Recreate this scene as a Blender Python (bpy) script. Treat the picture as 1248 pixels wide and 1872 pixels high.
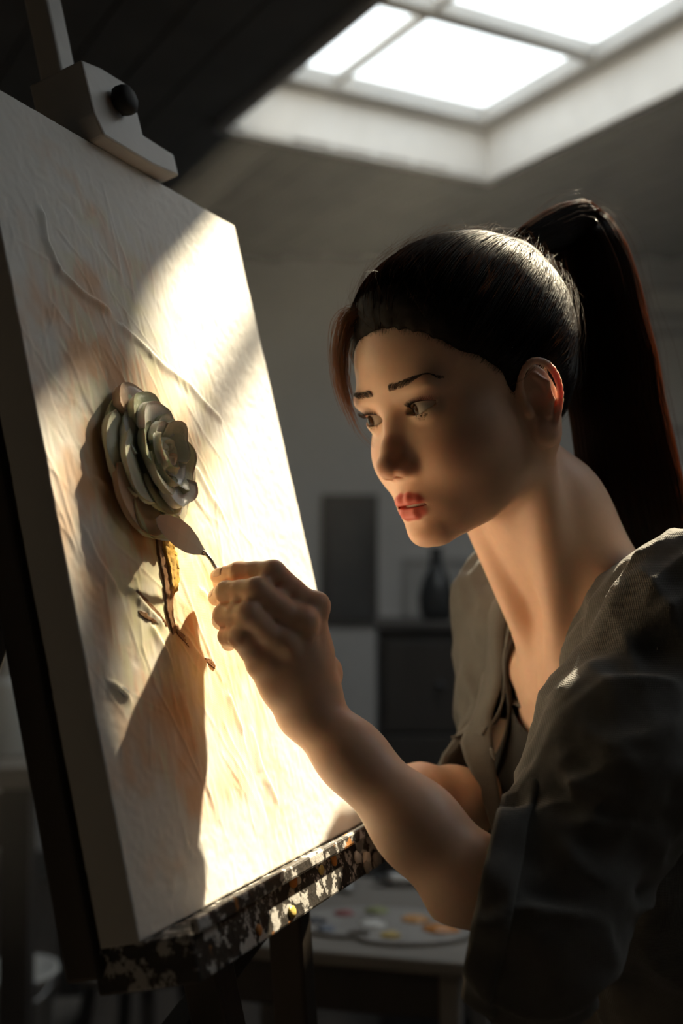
import bpy, bmesh, math, random, time
import numpy as np
from mathutils import Vector, Matrix

for _o in list(bpy.data.objects):
    bpy.data.objects.remove(_o)
SC = bpy.context.scene
COL = SC.collection
RNG = np.random.default_rng(7)
random.seed(7)

# ------------------------------------------------------------------ camera
FPX = 2100.0
CAM_Z = 1.35
PITCH = math.atan(89 / FPX)
cam_data = bpy.data.cameras.new('camera')
cam = bpy.data.objects.new('camera', cam_data)
COL.objects.link(cam)
cam.location = (0, 0, CAM_Z)
cam.rotation_euler = (math.pi / 2 + PITCH, 0, 0)
cam_data.sensor_fit = 'VERTICAL'
cam_data.sensor_height = 36.0
cam_data.sensor_width = 24.0
cam_data.lens = 36.0 * FPX / 1872
cam_data.clip_start = 0.02
cam_data.dof.use_dof = True
cam_data.dof.focus_distance = 0.90
cam_data.dof.aperture_fstop = 3.2
SC.camera = cam

# ------------------------------------------------------------------ light
SUN_TO = Vector((0.413, 0.6015, 0.6835)).normalized()      # direction towards the sun
world = bpy.data.worlds.new('world')
SC.world = world
world.use_nodes = True
_bg = world.node_tree.nodes['Background']
_bg.inputs['Color'].default_value = (0.93, 0.97, 1.0, 1)
_bg.inputs['Strength'].default_value = 2.3
sun_data = bpy.data.lights.new('sun', 'SUN')
sun_data.energy = 16.5
sun_data.angle = math.radians(1.5)
sun_data.color = (1.0, 0.82, 0.57)
sun = bpy.data.objects.new('sun', sun_data)
COL.objects.link(sun)
sun.rotation_euler = SUN_TO.to_track_quat('Z', 'Y').to_euler()
sun.location = (3, 3, 7)
SC.view_settings.view_transform = 'Standard'
SC.view_settings.look = 'None'
SC.view_settings.gamma = 1.0
SC.view_settings.use_curve_mapping = False
SC.view_settings.exposure = 0.35


# ------------------------------------------------------------------ helpers
def px(x, y, depth):
    """world point on the photograph's ray through (x, y) at a depth along the view axis"""
    a, b = (x - 624) / FPX * depth, (936 - y) / FPX * depth
    c, s = math.cos(PITCH), math.sin(PITCH)
    return np.array([a, depth * c - b * s, CAM_Z + depth * s + b * c])


def norm(v):
    v = np.asarray(v, float)
    return v / np.linalg.norm(v)


def tag(o, label=None, cat=None, group=None, kind=None):
    if label: o['label'] = label
    if cat: o['category'] = cat
    if group: o['group'] = group
    if kind: o['kind'] = kind
    return o


def empty(name, loc=(0, 0, 0), rot=None):
    o = bpy.data.objects.new(name, None)
    COL.objects.link(o)
    o.location = loc
    if rot is not None: o.rotation_euler = rot
    return o


def put(o, parent=None, keep_world=True):
    """link o; parent it so that its mesh coordinates stay world coordinates"""
    if o.name not in COL.objects: COL.objects.link(o)
    if parent is not None:
        o.parent = parent
        if keep_world:
            bpy.context.view_layer.update()
            o.matrix_parent_inverse = parent.matrix_world.inverted()
    return o


def mesh_obj(name, verts, faces, mat=None, parent=None, smooth=True, colors=None, keep_world=True):
    me = bpy.data.meshes.new(name)
    verts = np.asarray(verts, dtype=np.float32)
    if isinstance(faces, np.ndarray):
        nf, k = faces.shape
        me.vertices.add(len(verts)); me.vertices.foreach_set('co', verts.ravel())
        me.loops.add(nf * k); me.loops.foreach_set('vertex_index', faces.astype(np.int32).ravel())
        me.polygons.add(nf)
        me.polygons.foreach_set('loop_start', np.arange(0, nf * k, k, dtype=np.int32))
        me.polygons.foreach_set('loop_total', np.full(nf, k, np.int32))
        me.update(calc_edges=True)
    else:
        me.from_pydata([tuple(map(float, v)) for v in verts], [], faces)
        me.update()
    if smooth: me.polygons.foreach_set('use_smooth', np.ones(len(me.polygons), bool))
    if colors is not None:
        at = me.color_attributes.new('col', 'FLOAT_COLOR', 'POINT')
        c = np.ones((len(verts), 4), np.float32); c[:, :colors.shape[1]] = colors
        at.data.foreach_set('color', c.ravel())
    if mat is not None: me.materials.append(mat)
    o = bpy.data.objects.new(name, me)
    return put(o, parent, keep_world)


def bm_obj(name, bm, mat=None, parent=None, smooth=False, keep_world=True):
    me = bpy.data.meshes.new(name)
    bm.normal_update(); bm.to_mesh(me); bm.free()
    if smooth: me.polygons.foreach_set('use_smooth', np.ones(len(me.polygons), bool))
    if mat is not None: me.materials.append(mat)
    o = bpy.data.objects.new(name, me)
    return put(o, parent, keep_world)


def frame(ax_x, ax_y, ax_z, origin):
    m = Matrix.Identity(4)
    for i in range(3):
        m[i][0], m[i][1], m[i][2], m[i][3] = ax_x[i], ax_y[i], ax_z[i], origin[i]
    return m


def look_frame(origin, direction, up=(0, 0, 1)):
    """z along direction"""
    z = norm(direction); x = np.cross(up, z)
    if np.linalg.norm(x) < 1e-5: x = np.array([1., 0, 0])
    x = norm(x); y = np.cross(z, x)
    return frame(x, y, z, origin)


def add_box(bm, size, mtx=None, bevel=0.0, seg=2):
    m = Matrix.Diagonal((size[0], size[1], size[2], 1))
    r = bmesh.ops.create_cube(bm, size=1.0, matrix=m)
    vs = r['verts']
    if bevel > 0:
        es = list({e for v in vs for e in v.link_edges})
        rb = bmesh.ops.bevel(bm, geom=es, offset=bevel, segments=seg, affect='EDGES', profile=0.5)
        vs = list({v for f in rb['faces'] for v in f.verts} | {v for v in vs if v.is_valid})
    if mtx is not None: bmesh.ops.transform(bm, matrix=mtx, verts=vs)
    return vs


def box(name, size, mtx, mat, parent=None, bevel=0.003, seg=2):
    bm = bmesh.new(); add_box(bm, size, mtx, bevel, seg)
    return bm_obj(name, bm, mat, parent)


def beam(name, a, b, w, t, mat, parent=None, up=(0, 0, 1), bevel=0.003):
    """box from a to b, w across (x of its frame), t thick"""
    a, b = np.asarray(a, float), np.asarray(b, float)
    m = look_frame((a + b) / 2, b - a, up)
    return box(name, (w, t, float(np.linalg.norm(b - a))), m, mat, parent, bevel)


def revolve(name, prof, mtx, mat, parent=None, n=32):
    """prof: list of (r, z)"""
    vs, fs = [], []
    for (r, z) in prof:
        for k in range(n):
            a = 2 * math.pi * k / n
            vs.append((r * math.cos(a), r * math.sin(a), z))
    for i in range(len(prof) - 1):
        for k in range(n):
            k2 = (k + 1) % n
            fs.append((i * n + k, i * n + k2, (i + 1) * n + k2, (i + 1) * n + k))
    if prof[0][0] > 1e-6: fs.append(tuple(range(n - 1, -1, -1)))
    if prof[-1][0] > 1e-6: fs.append(tuple((len(prof) - 1) * n + k for k in range(n)))
    V = np.array(vs) @ np.array(mtx.to_3x3()).T + np.array(mtx.translation)
    o = mesh_obj(name, V, fs, mat, parent, smooth=True)
    return o


def catmull(pts, n):
    """resample control rows (any dimension) to n rows with a Catmull-Rom spline"""
    P = np.asarray(pts, float)
    P = np.vstack([2 * P[0] - P[1], P, 2 * P[-1] - P[-2]])
    m = len(P) - 3
    t = np.linspace(0, m - 1e-6, n); i = t.astype(int); u = (t - i)[:, None]
    p0, p1, p2, p3 = P[i], P[i + 1], P[i + 2], P[i + 3]
    return 0.5 * (2 * p1 + (p2 - p0) * u + (2 * p0 - 5 * p1 + 4 * p2 - p3) * u ** 2 + (3 * p1 - p0 - 3 * p2 + p3) * u ** 3)


def tubes(paths, radii, sides=3):
    """paths (S, N, 3), radii (S, N) -> verts, quads of open tubes"""
    S, N, _ = paths.shape
    t = np.gradient(paths, axis=1)
    t /= np.linalg.norm(t, axis=2, keepdims=True) + 1e-12
    ref = np.where(np.abs(t[..., 2:3]) > 0.92, np.array([1., 0, 0]), np.array([0, 0, 1.]))
    a = np.cross(t, ref); a /= np.linalg.norm(a, axis=2, keepdims=True) + 1e-12
    b = np.cross(t, a)
    ang = np.arange(sides) * 2 * np.pi / sides
    V = paths[:, :, None, :] + radii[:, :, None, None] * (np.cos(ang)[None, None, :, None] * a[:, :, None, :] + np.sin(ang)[None, None, :, None] * b[:, :, None, :])
    idx = np.arange(S * N * sides).reshape(S, N, sides)
    j = np.roll(idx, -1, axis=2)
    F = np.stack([idx[:, :-1], j[:, :-1], j[:, 1:], idx[:, 1:]], axis=-1).reshape(-1, 4)
    return V.reshape(-1, 3), F


def tube_obj(name, pts, radius, mat, parent=None, n=40, sides=10):
    P = catmull(pts, n)[None]
    r = np.asarray(radius, float)
    r = np.interp(np.linspace(0, 1, n), np.linspace(0, 1, len(r)), r)[None] if r.ndim else np.full((1, n), float(r))
    V, F = tubes(P, r, sides)
    k = len(V)
    caps = [list(range(sides))[::-1], list(range(k - sides, k))]
    return mesh_obj(name, V, [tuple(map(int, f)) for f in F] + [tuple(c) for c in caps], mat, parent)


# ---- value noise
_perm = np.random.default_rng(3).random((32, 32, 32)).astype(np.float32)


def vnoise(P):
    P = np.asarray(P); i = np.floor(P).astype(int); f = P - i; f = f * f * (3 - 2 * f); i &= 31
    x0, y0, z0 = i[:, 0], i[:, 1], i[:, 2]; x1, y1, z1 = (x0 + 1) & 31, (y0 + 1) & 31, (z0 + 1) & 31
    fx, fy, fz = f[:, 0], f[:, 1], f[:, 2]
    g = lambda a, b, c: _perm[a, b, c]
    a = (g(x0, y0, z0) * (1 - fx) + g(x1, y0, z0) * fx) * (1 - fy) + (g(x0, y1, z0) * (1 - fx) + g(x1, y1, z0) * fx) * fy
    b = (g(x0, y0, z1) * (1 - fx) + g(x1, y0, z1) * fx) * (1 - fy) + (g(x0, y1, z1) * (1 - fx) + g(x1, y1, z1) * fx) * fy
    return (a * (1 - fz) + b * fz) * 2 - 1


# ---- materials
def new_mat(name):
    m = bpy.data.materials.new(name); m.use_nodes = True
    nt = m.node_tree
    return m, nt, nt.nodes['Principled BSDF'], nt.nodes['Material Output']


def nd(nt, typ, **kw):
    n = nt.nodes.new(typ)
    for k, v in kw.items():
        if k in n.inputs: n.inputs[k].default_value = v
        else: setattr(n, k, v)
    return n


def mat_plain(name, col, rough=0.6, metal=0.0, col2=None, scale=20.0, bump=0.0, bscale=60.0, stretch=(1, 1, 1), spec=0.5, rvar=0.0, detail=6.0):
    m, nt, b, out = new_mat(name)
    b.inputs['Roughness'].default_value = rough
    b.inputs['Metallic'].default_value = metal
    b.inputs['Specular IOR Level'].default_value = spec
    b.inputs['Base Color'].default_value = (*col, 1)
    if col2 is not None or bump > 0 or rvar > 0:
        tc = nd(nt, 'ShaderNodeTexCoord'); mp = nd(nt, 'ShaderNodeMapping')
        mp.inputs['Scale'].default_value = stretch
        nt.links.new(tc.outputs['Object'], mp.inputs['Vector'])
        if col2 is not None or rvar > 0:
            n = nd(nt, 'ShaderNodeTexNoise', Scale=scale, Detail=detail, Roughness=0.62)
            nt.links.new(mp.outputs['Vector'], n.inputs['Vector'])
            if col2 is not None:
                r = nd(nt, 'ShaderNodeValToRGB')
                r.color_ramp.elements[0].color = (*col, 1); r.color_ramp.elements[0].position = 0.33
                r.color_ramp.elements[1].color = (*col2, 1); r.color_ramp.elements[1].position = 0.68
                nt.links.new(n.outputs['Fac'], r.inputs['Fac']); nt.links.new(r.outputs['Color'], b.inputs['Base Color'])
            if rvar > 0:
                mr = nd(nt, 'ShaderNodeMapRange'); mr.inputs['To Min'].default_value = rough - rvar; mr.inputs['To Max'].default_value = rough + rvar
                nt.links.new(n.outputs['Fac'], mr.inputs['Value']); nt.links.new(mr.outputs['Result'], b.inputs['Roughness'])
        if bump > 0:
            n2 = nd(nt, 'ShaderNodeTexNoise', Scale=bscale, Detail=5.0)
            nt.links.new(mp.outputs['Vector'], n2.inputs['Vector'])
            bp = nd(nt, 'ShaderNodeBump', Strength=bump, Distance=0.002)
            nt.links.new(n2.outputs['Fac'], bp.inputs['Height']); nt.links.new(bp.outputs['Normal'], b.inputs['Normal'])
    return m


# ---- signed distance modelling
def smin(a, b, k):
    h = np.maximum(k - np.abs(a - b), 0) / k
    return np.minimum(a, b) - h * h * k * 0.25


def smax(a, b, k):
    return -smin(-a, -b, k)


def ell(P, c, r, rot=None):
    q = P - np.asarray(c, P.dtype)
    if rot is not None: q = q @ np.asarray(rot, P.dtype)
    r = np.asarray(r, P.dtype)
    a = q / r
    k0 = np.sqrt((a * a).sum(1)) + 1e-9
    b = a / r
    k1 = np.sqrt((b * b).sum(1)) + 1e-9
    return k0 * (k0 - 1) / k1


def rcone(P, a, b, ra, rb):
    a = np.asarray(a, P.dtype); b = np.asarray(b, P.dtype)
    ba = b - a; pa = P - a
    t = np.clip((pa @ ba) / (ba @ ba), 0, 1)
    d = pa - t[:, None] * ba
    return np.sqrt((d * d).sum(1)) - (ra + (rb - ra) * t)


def chain(P, pts, k=None):
    """pts: rows x, y, z, r"""
    d = None
    for p, q in zip(pts[:-1], pts[1:]):
        e = rcone(P, p[:3], q[:3], p[3], q[3])
        d = e if d is None else (np.minimum(d, e) if not k else smin(d, e, k))
    return d


def rot_xyz(rx=0, ry=0, rz=0):
    return np.array((Matrix.Rotation(math.radians(rz), 3, 'Z') @ Matrix.Rotation(math.radians(ry), 3, 'Y') @ Matrix.Rotation(math.radians(rx), 3, 'X')))


def surface_nets(f, lo, hi, h, block=8, slack=1.2, project=1):
    lo = np.asarray(lo, float); hi = np.asarray(hi, float)
    nb = np.maximum(np.ceil((hi - lo) / (h * block)).astype(int), 1)
    n = nb * block + 1
    cc = [lo[i] + (np.arange(nb[i]) + 0.5) * block * h for i in range(3)]
    C = np.stack(np.meshgrid(*cc, indexing='ij'), -1).reshape(-1, 3).astype(np.float32)
    dc = f(C)
    D = np.repeat(np.repeat(np.repeat(np.where(dc < 0, -1, 1).astype(np.float32).reshape(nb), block, 0), block, 1), block, 2)
    D = np.pad(D, ((0, 1), (0, 1), (0, 1)), mode='edge')
    act = np.abs(dc) < h * block * 0.87 * slack
    B = np.argwhere(act.reshape(nb))
    off = np.stack(np.meshgrid(*[np.arange(block + 1)] * 3, indexing='ij'), -1).reshape(-1, 3)
    for s in range(0, len(B), 1500):
        I = (B[s:s + 1500, None, :] * block + off[None]).reshape(-1, 3)
        P = (lo + I * h).astype(np.float32)
        D[I[:, 0], I[:, 1], I[:, 2]] = f(P)
    neg = D < 0
    cnt = np.zeros(tuple(n - 1), np.int8)
    for dx in (0, 1):
        for dy in (0, 1):
            for dz in (0, 1):
                cnt += neg[dx:n[0] - 1 + dx, dy:n[1] - 1 + dy, dz:n[2] - 1 + dz]
    A = np.argwhere((cnt > 0) & (cnt < 8))
    idx = np.full(tuple(n - 1), -1, np.int32)
    idx[A[:, 0], A[:, 1], A[:, 2]] = np.arange(len(A))
    acc = np.zeros((len(A), 3)); num = np.zeros(len(A))
    for ax in range(3):
        o1, o2 = [i for i in range(3) if i != ax]
        for i in (0, 1):
            for j in (0, 1):
                p = A.copy(); p[:, o1] += i; p[:, o2] += j
                q = p.copy(); q[:, ax] += 1
                a = D[p[:, 0], p[:, 1], p[:, 2]]; b = D[q[:, 0], q[:, 1], q[:, 2]]
                m = (a < 0) != (b < 0)
                t = np.where(m, a / np.where(m, a - b, 1), 0)
                w = p.astype(float); w[:, ax] += t
                acc[m] += w[m]; num[m] += 1
    V = lo + (acc / num[:, None]) * h
    faces = []
    for ax in range(3):
        o1, o2 = [(1, 2), (2, 0), (0, 1)][ax]
        sl0 = [slice(1, None)] * 3; sl0[ax] = slice(0, -1)
        sl1 = [slice(1, None)] * 3; sl1[ax] = slice(1, None)
        s0, s1 = neg[tuple(sl0)], neg[tuple(sl1)]
        E = np.argwhere(s0 != s1)
        flip = s1[E[:, 0], E[:, 1], E[:, 2]]
        e = E + 1; e[:, ax] -= 1
        e = e[np.all(e < (n - 1), axis=1)] if False else e
        ok = np.all(e < (n - 1), axis=1); e = e[ok]; flip = flip[ok]
        qs = []
        for (i, j) in ((0, 0), (-1, 0), (-1, -1), (0, -1)):
            c = e.copy(); c[:, o1] += i; c[:, o2] += j
            qs.append(idx[c[:, 0], c[:, 1], c[:, 2]])
        Q = np.stack(qs, 1)
        Q[flip] = Q[flip][:, ::-1]
        faces.append(Q[(Q >= 0).all(1)])
    F = np.vstack(faces)
    for _ in range(project):
        eps = h * 0.25
        v = V.astype(np.float32)
        d0 = f(v)
        g = np.stack([f(v + np.eye(3, dtype=np.float32)[k] * np.float32(eps)) - d0 for k in range(3)], 1) / eps
        g2 = (g * g).sum(1) + 1e-6
        st = np.clip(d0 / np.sqrt(g2), -h * 0.7, h * 0.7)
        V = V - g / np.sqrt(g2)[:, None] * st[:, None] * 0.9
    return V, F
# ------------------------------------------------------------------ the attic room
CEIL_Z = 2.65


def ray_z(x, y, z):
    a = np.array([0, 0, CAM_Z]); d = px(x, y, 1.0) - a
    return a + d * ((z - CAM_Z) / d[2])


SKY_C = ray_z(890, 330, CEIL_Z)                       # far corner of the opening
_aa, _ba = math.radians(209.0), math.radians(299.0)
SK_A = np.array([math.cos(_aa), math.sin(_aa), 0]); SK_B = np.array([math.cos(_ba), math.sin(_ba), 0])
SK_WA, SK_WB = 0.962, 3.3
ROOM = dict(x0=-2.5, x1=2.7, y0=-2.2, y1=4.95)


def sk(a, b, z):
    return SKY_C * np.array([1, 1, 0]) + SK_A * a + SK_B * b + np.array([0, 0, z])


M_CEIL = mat_plain('ceiling_wood', (.085, .079, .073), .62, col2=(.125, .116, .107), scale=5.0, stretch=(1, 1, 1), bump=.3, bscale=40)
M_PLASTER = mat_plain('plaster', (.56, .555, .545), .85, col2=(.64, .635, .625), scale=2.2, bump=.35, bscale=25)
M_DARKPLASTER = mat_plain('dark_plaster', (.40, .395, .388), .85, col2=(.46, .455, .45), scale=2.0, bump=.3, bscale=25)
M_WHITEWOOD = mat_plain('white_painted_wood', (.62, .61, .59), .5, col2=(.70, .69, .67), scale=9, bump=.15, bscale=30)
M_GREYWOOD = mat_plain('grey_painted_wood', (.34, .335, .325), .5, col2=(.40, .395, .385), scale=9, bump=.15, bscale=30)
M_FLOOR = mat_plain('floor_wood', (.055, .043, .034), .5, col2=(.095, .075, .058), scale=6, stretch=(6, .6, 1), bump=.25, bscale=30)

# floor slab with boards
floor = box('floor', (5.4, 7.4, .06), Matrix.Translation((.1, 1.375, -.055)), M_FLOOR, bevel=0)
tag(floor, 'dark worn floorboards of the attic studio', kind='structure')
x = -1.95
k = 0
while x < 1.6:
    w = .135
    for (ya, yb) in ((1.2 - .35 * (k % 3), 3.1 + .4 * (k % 2)), (3.104 + .4 * (k % 2), 4.94)):
        box('plank', (w - .004, yb - ya, .025), Matrix.Translation((x + w / 2, (ya + yb) / 2, -.0125)), M_FLOOR, floor, bevel=.002, seg=1)
    x += w; k += 1

# walls
def wall(name, x0, y0, x1, y1, mat, label):
    a, b = np.array([x0, y0]), np.array([x1, y1]); c = (a + b) / 2; L = np.linalg.norm(b - a)
    o = box(name, (L, .1, CEIL_Z + .12), Matrix.Translation((c[0], c[1], CEIL_Z / 2)) @ Matrix.Rotation(math.atan2(b[1] - a[1], b[0] - a[0]), 4, 'Z'), mat, bevel=0)
    return tag(o, label, kind='structure')


R_ = ROOM
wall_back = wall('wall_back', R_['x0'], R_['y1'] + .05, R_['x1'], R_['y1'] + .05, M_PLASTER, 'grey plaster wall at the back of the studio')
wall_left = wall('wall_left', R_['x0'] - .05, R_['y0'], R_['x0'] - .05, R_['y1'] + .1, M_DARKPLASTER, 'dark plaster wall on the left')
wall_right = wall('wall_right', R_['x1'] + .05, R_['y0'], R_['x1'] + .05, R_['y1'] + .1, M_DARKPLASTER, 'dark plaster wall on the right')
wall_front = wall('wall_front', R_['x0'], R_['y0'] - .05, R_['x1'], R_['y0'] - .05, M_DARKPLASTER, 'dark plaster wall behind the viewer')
tag(box('baseboard_back', (5.2, .02, .12), Matrix.Translation((.1, 4.94, .06)), M_CEIL, bevel=.004), 'dark baseboard along the back wall', kind='structure')

# ceiling: slab with an opening, boards under it
def ceiling():
    outer = [np.array([R_['x0'] - .1, R_['y0'] - .1]), np.array([R_['x1'] + .1, R_['y0'] - .1]), np.array([R_['x1'] + .1, R_['y1'] + .1]), np.array([R_['x0'] - .1, R_['y1'] + .1])]
    hole = [sk(0, 0, 0)[:2], sk(SK_WA, 0, 0)[:2], sk(SK_WA, SK_WB, 0)[:2], sk(0, SK_WB, 0)[:2]]
    bm = bmesh.new()
    for z in (CEIL_Z + .02, CEIL_Z + .06):
        vo = [bm.verts.new((*p, z)) for p in outer]; vh = [bm.verts.new((*p, z)) for p in hole]
        es = [bm.edges.new((vo[i], vo[(i + 1) % 4])) for i in range(4)] + [bm.edges.new((vh[i], vh[(i + 1) % 4])) for i in range(4)]
        bmesh.ops.triangle_fill(bm, use_beauty=True, edges=es)
    return bm_obj('ceiling', bm, M_CEIL)


ceil = tag(ceiling(), 'dark board ceiling around the skylight', kind='structure')
bw = .15
ROTB = Matrix.Rotation(_ba, 4, 'Z')
for i in range(-16, 26):
    a0 = i * bw
    segs = [(-2.6, 5.6)]
    if a0 + bw > 0.001 and a0 < SK_WA - .001: segs = [(-2.6, 0.0), (SK_WB, 5.6)]
    for (b0, b1) in segs:
        # clip to the room
        ts = np.linspace(b0, b1, 160)
        P = np.array([sk(a0 + bw / 2, t, 0) for t in ts])
        ok = (P[:, 0] > R_['x0'] + .02) & (P[:, 0] < R_['x1'] - .02) & (P[:, 1] > .4) & (P[:, 1] < R_['y1'] - .02)
        if ok.sum() < 3: continue
        t0, t1 = ts[ok].min(), ts[ok].max()
        c = sk(a0 + bw / 2, (t0 + t1) / 2, CEIL_Z + .010)
        a_in = a0 < SK_WA and a0 + bw > SK_WA
        ww = bw - .005
        box('plank', (t1 - t0, ww, .02), Matrix.Translation(c) @ ROTB, M_CEIL, ceil, bevel=.003, seg=1)

# skylight
sky_e = tag(empty('window_1', sk(SK_WA / 2, SK_WB / 2, CEIL_Z)), 'bright skylight with pale frame and glazing bars in the ceiling', kind='structure')


def skbox(name, a0, a1, b0, b1, z0, z1, mat, bevel=.004):
    c = sk((a0 + a1) / 2, (b0 + b1) / 2, (z0 + z1) / 2)
    return box(name, (b1 - b0, a1 - a0, z1 - z0), Matrix.Translation(c) @ ROTB, mat, sky_e, bevel)


t_ = .03
ZR = CEIL_Z + .17
for (a0, a1, b0, b1) in ((-t_, 0, -t_, SK_WB + t_), (SK_WA, SK_WA + t_, -t_, SK_WB + t_), (0, SK_WA, -t_, 0), (0, SK_WA, SK_WB, SK_WB + t_)):
    skbox('reveal_board', a0, a1, b0, b1, CEIL_Z - .005, ZR, M_WHITEWOOD)
fw = .055
for (a0, a1, b0, b1) in ((-t_, fw, -t_, SK_WB + t_), (SK_WA - fw, SK_WA + t_, -t_, SK_WB + t_), (fw, SK_WA - fw, -t_, fw), (fw, SK_WA - fw, SK_WB - fw, SK_WB + t_)):
    skbox('frame_rail', a0, a1, b0, b1, ZR + .002, ZR + .06, M_GREYWOOD)
bars_b = [fw + (SK_WB - 2 * fw) * k / 6 for k in range(1, 6)]
abar = .60
skbox('glazing_bar', abar, abar + .022, fw, SK_WB - fw, ZR + .02, ZR + .055, M_GREYWOOD)
for b in bars_b:
    skbox('glazing_bar', fw, SK_WA - fw, b - .025, b + .025, ZR + .012, ZR + .058, M_GREYWOOD)
m_glass, nt_, b_, out_ = new_mat('window_glass')
tr_ = nd(nt_, 'ShaderNodeBsdfTransparent'); tr_.inputs['Color'].default_value = (.97, .985, .98, 1)
gl_ = nd(nt_, 'ShaderNodeBsdfGlossy', Roughness=.03); fz_ = nd(nt_, 'ShaderNodeFresnel', IOR=1.35); mx_ = nd(nt_, 'ShaderNodeMixShader')
ge_ = nd(nt_, 'ShaderNodeNewGeometry'); mu_ = nd(nt_, 'ShaderNodeMath', operation='MULTIPLY'); iv_ = nd(nt_, 'ShaderNodeMath', operation='SUBTRACT'); iv_.inputs[0].default_value = 1.0
nt_.links.new(ge_.outputs['Backfacing'], iv_.inputs[1]); nt_.links.new(iv_.outputs[0], mu_.inputs[0]); nt_.links.new(fz_.outputs[0], mu_.inputs[1])
nt_.links.new(mu_.outputs[0], mx_.inputs[0]); nt_.links.new(tr_.outputs[0], mx_.inputs[1]); nt_.links.new(gl_.outputs[0], mx_.inputs[2]); nt_.links.new(mx_.outputs[0], out_.inputs['Surface'])
be = [fw] + bars_b + [SK_WB - fw]
for b0, b1 in zip(be[:-1], be[1:]):
    for a0, a1 in ((fw, abar), (abar + .022, SK_WA - fw)):
        skbox('pane', a0 - .004, a1 + .004, b0, b1, ZR + .036, ZR + .040, m_glass, bevel=0)
# the opening lets the sky in: sampling portal, no light of its own
pd = bpy.data.lights.new('skylight_portal', 'AREA'); pd.shape = 'RECTANGLE'; pd.size = SK_WB; pd.size_y = SK_WA
pd.cycles.is_portal = True
po = bpy.data.objects.new('skylight_portal', pd); COL.objects.link(po)
po.matrix_world = Matrix.Translation(sk(SK_WA / 2, SK_WB / 2, ZR + .075)) @ ROTB
# ------------------------------------------------------------------ canvas on the easel
CV_C = np.array([-.11873, .95, 1.40079]); CV_D = np.array([.38895636, .92121202, -.00902037]); CV_U = np.array([-.22422592, .10416107, .9689547]); CV_N = np.array([.89355229, -.37485849, .24707372])
CV_W, CV_H, CV_T = .3928, .6049, .030


def cv(a, b, c=0.0):
    return CV_C + CV_D * a + CV_U * b + CV_N * c


CV_FRAME = lambda a, b, c: frame(CV_D, CV_U, CV_N, cv(a, b, c))


def on_canvas(x, y, c=0.0):
    """canvas coordinates (a, b) of a photograph pixel on the plane c above the canvas"""
    o = np.array([0, 0, CAM_Z]); d = px(x, y, 1.0) - o
    t = ((CV_C + CV_N * c - o) @ CV_N) / (d @ CV_N)
    p = o + d * t - CV_C
    return np.array([p @ CV_D, p @ CV_U])


def seg_dist(A, B, pts):
    """distance and side to a polyline in canvas coordinates"""
    best = np.full(A.shape, 9.); sign = np.zeros(A.shape)
    for p, q in zip(pts[:-1], pts[1:]):
        v = q - p; L = v @ v
        t = np.clip(((A - p[0]) * v[0] + (B - p[1]) * v[1]) / L, 0, 1)
        dx = A - p[0] - t * v[0]; dy = B - p[1] - t * v[1]
        d = np.hypot(dx, dy); m = d < best
        best = np.where(m, d, best); sign = np.where(m, np.sign(v[0] * dy - v[1] * dx), sign)
    return best, sign


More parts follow.
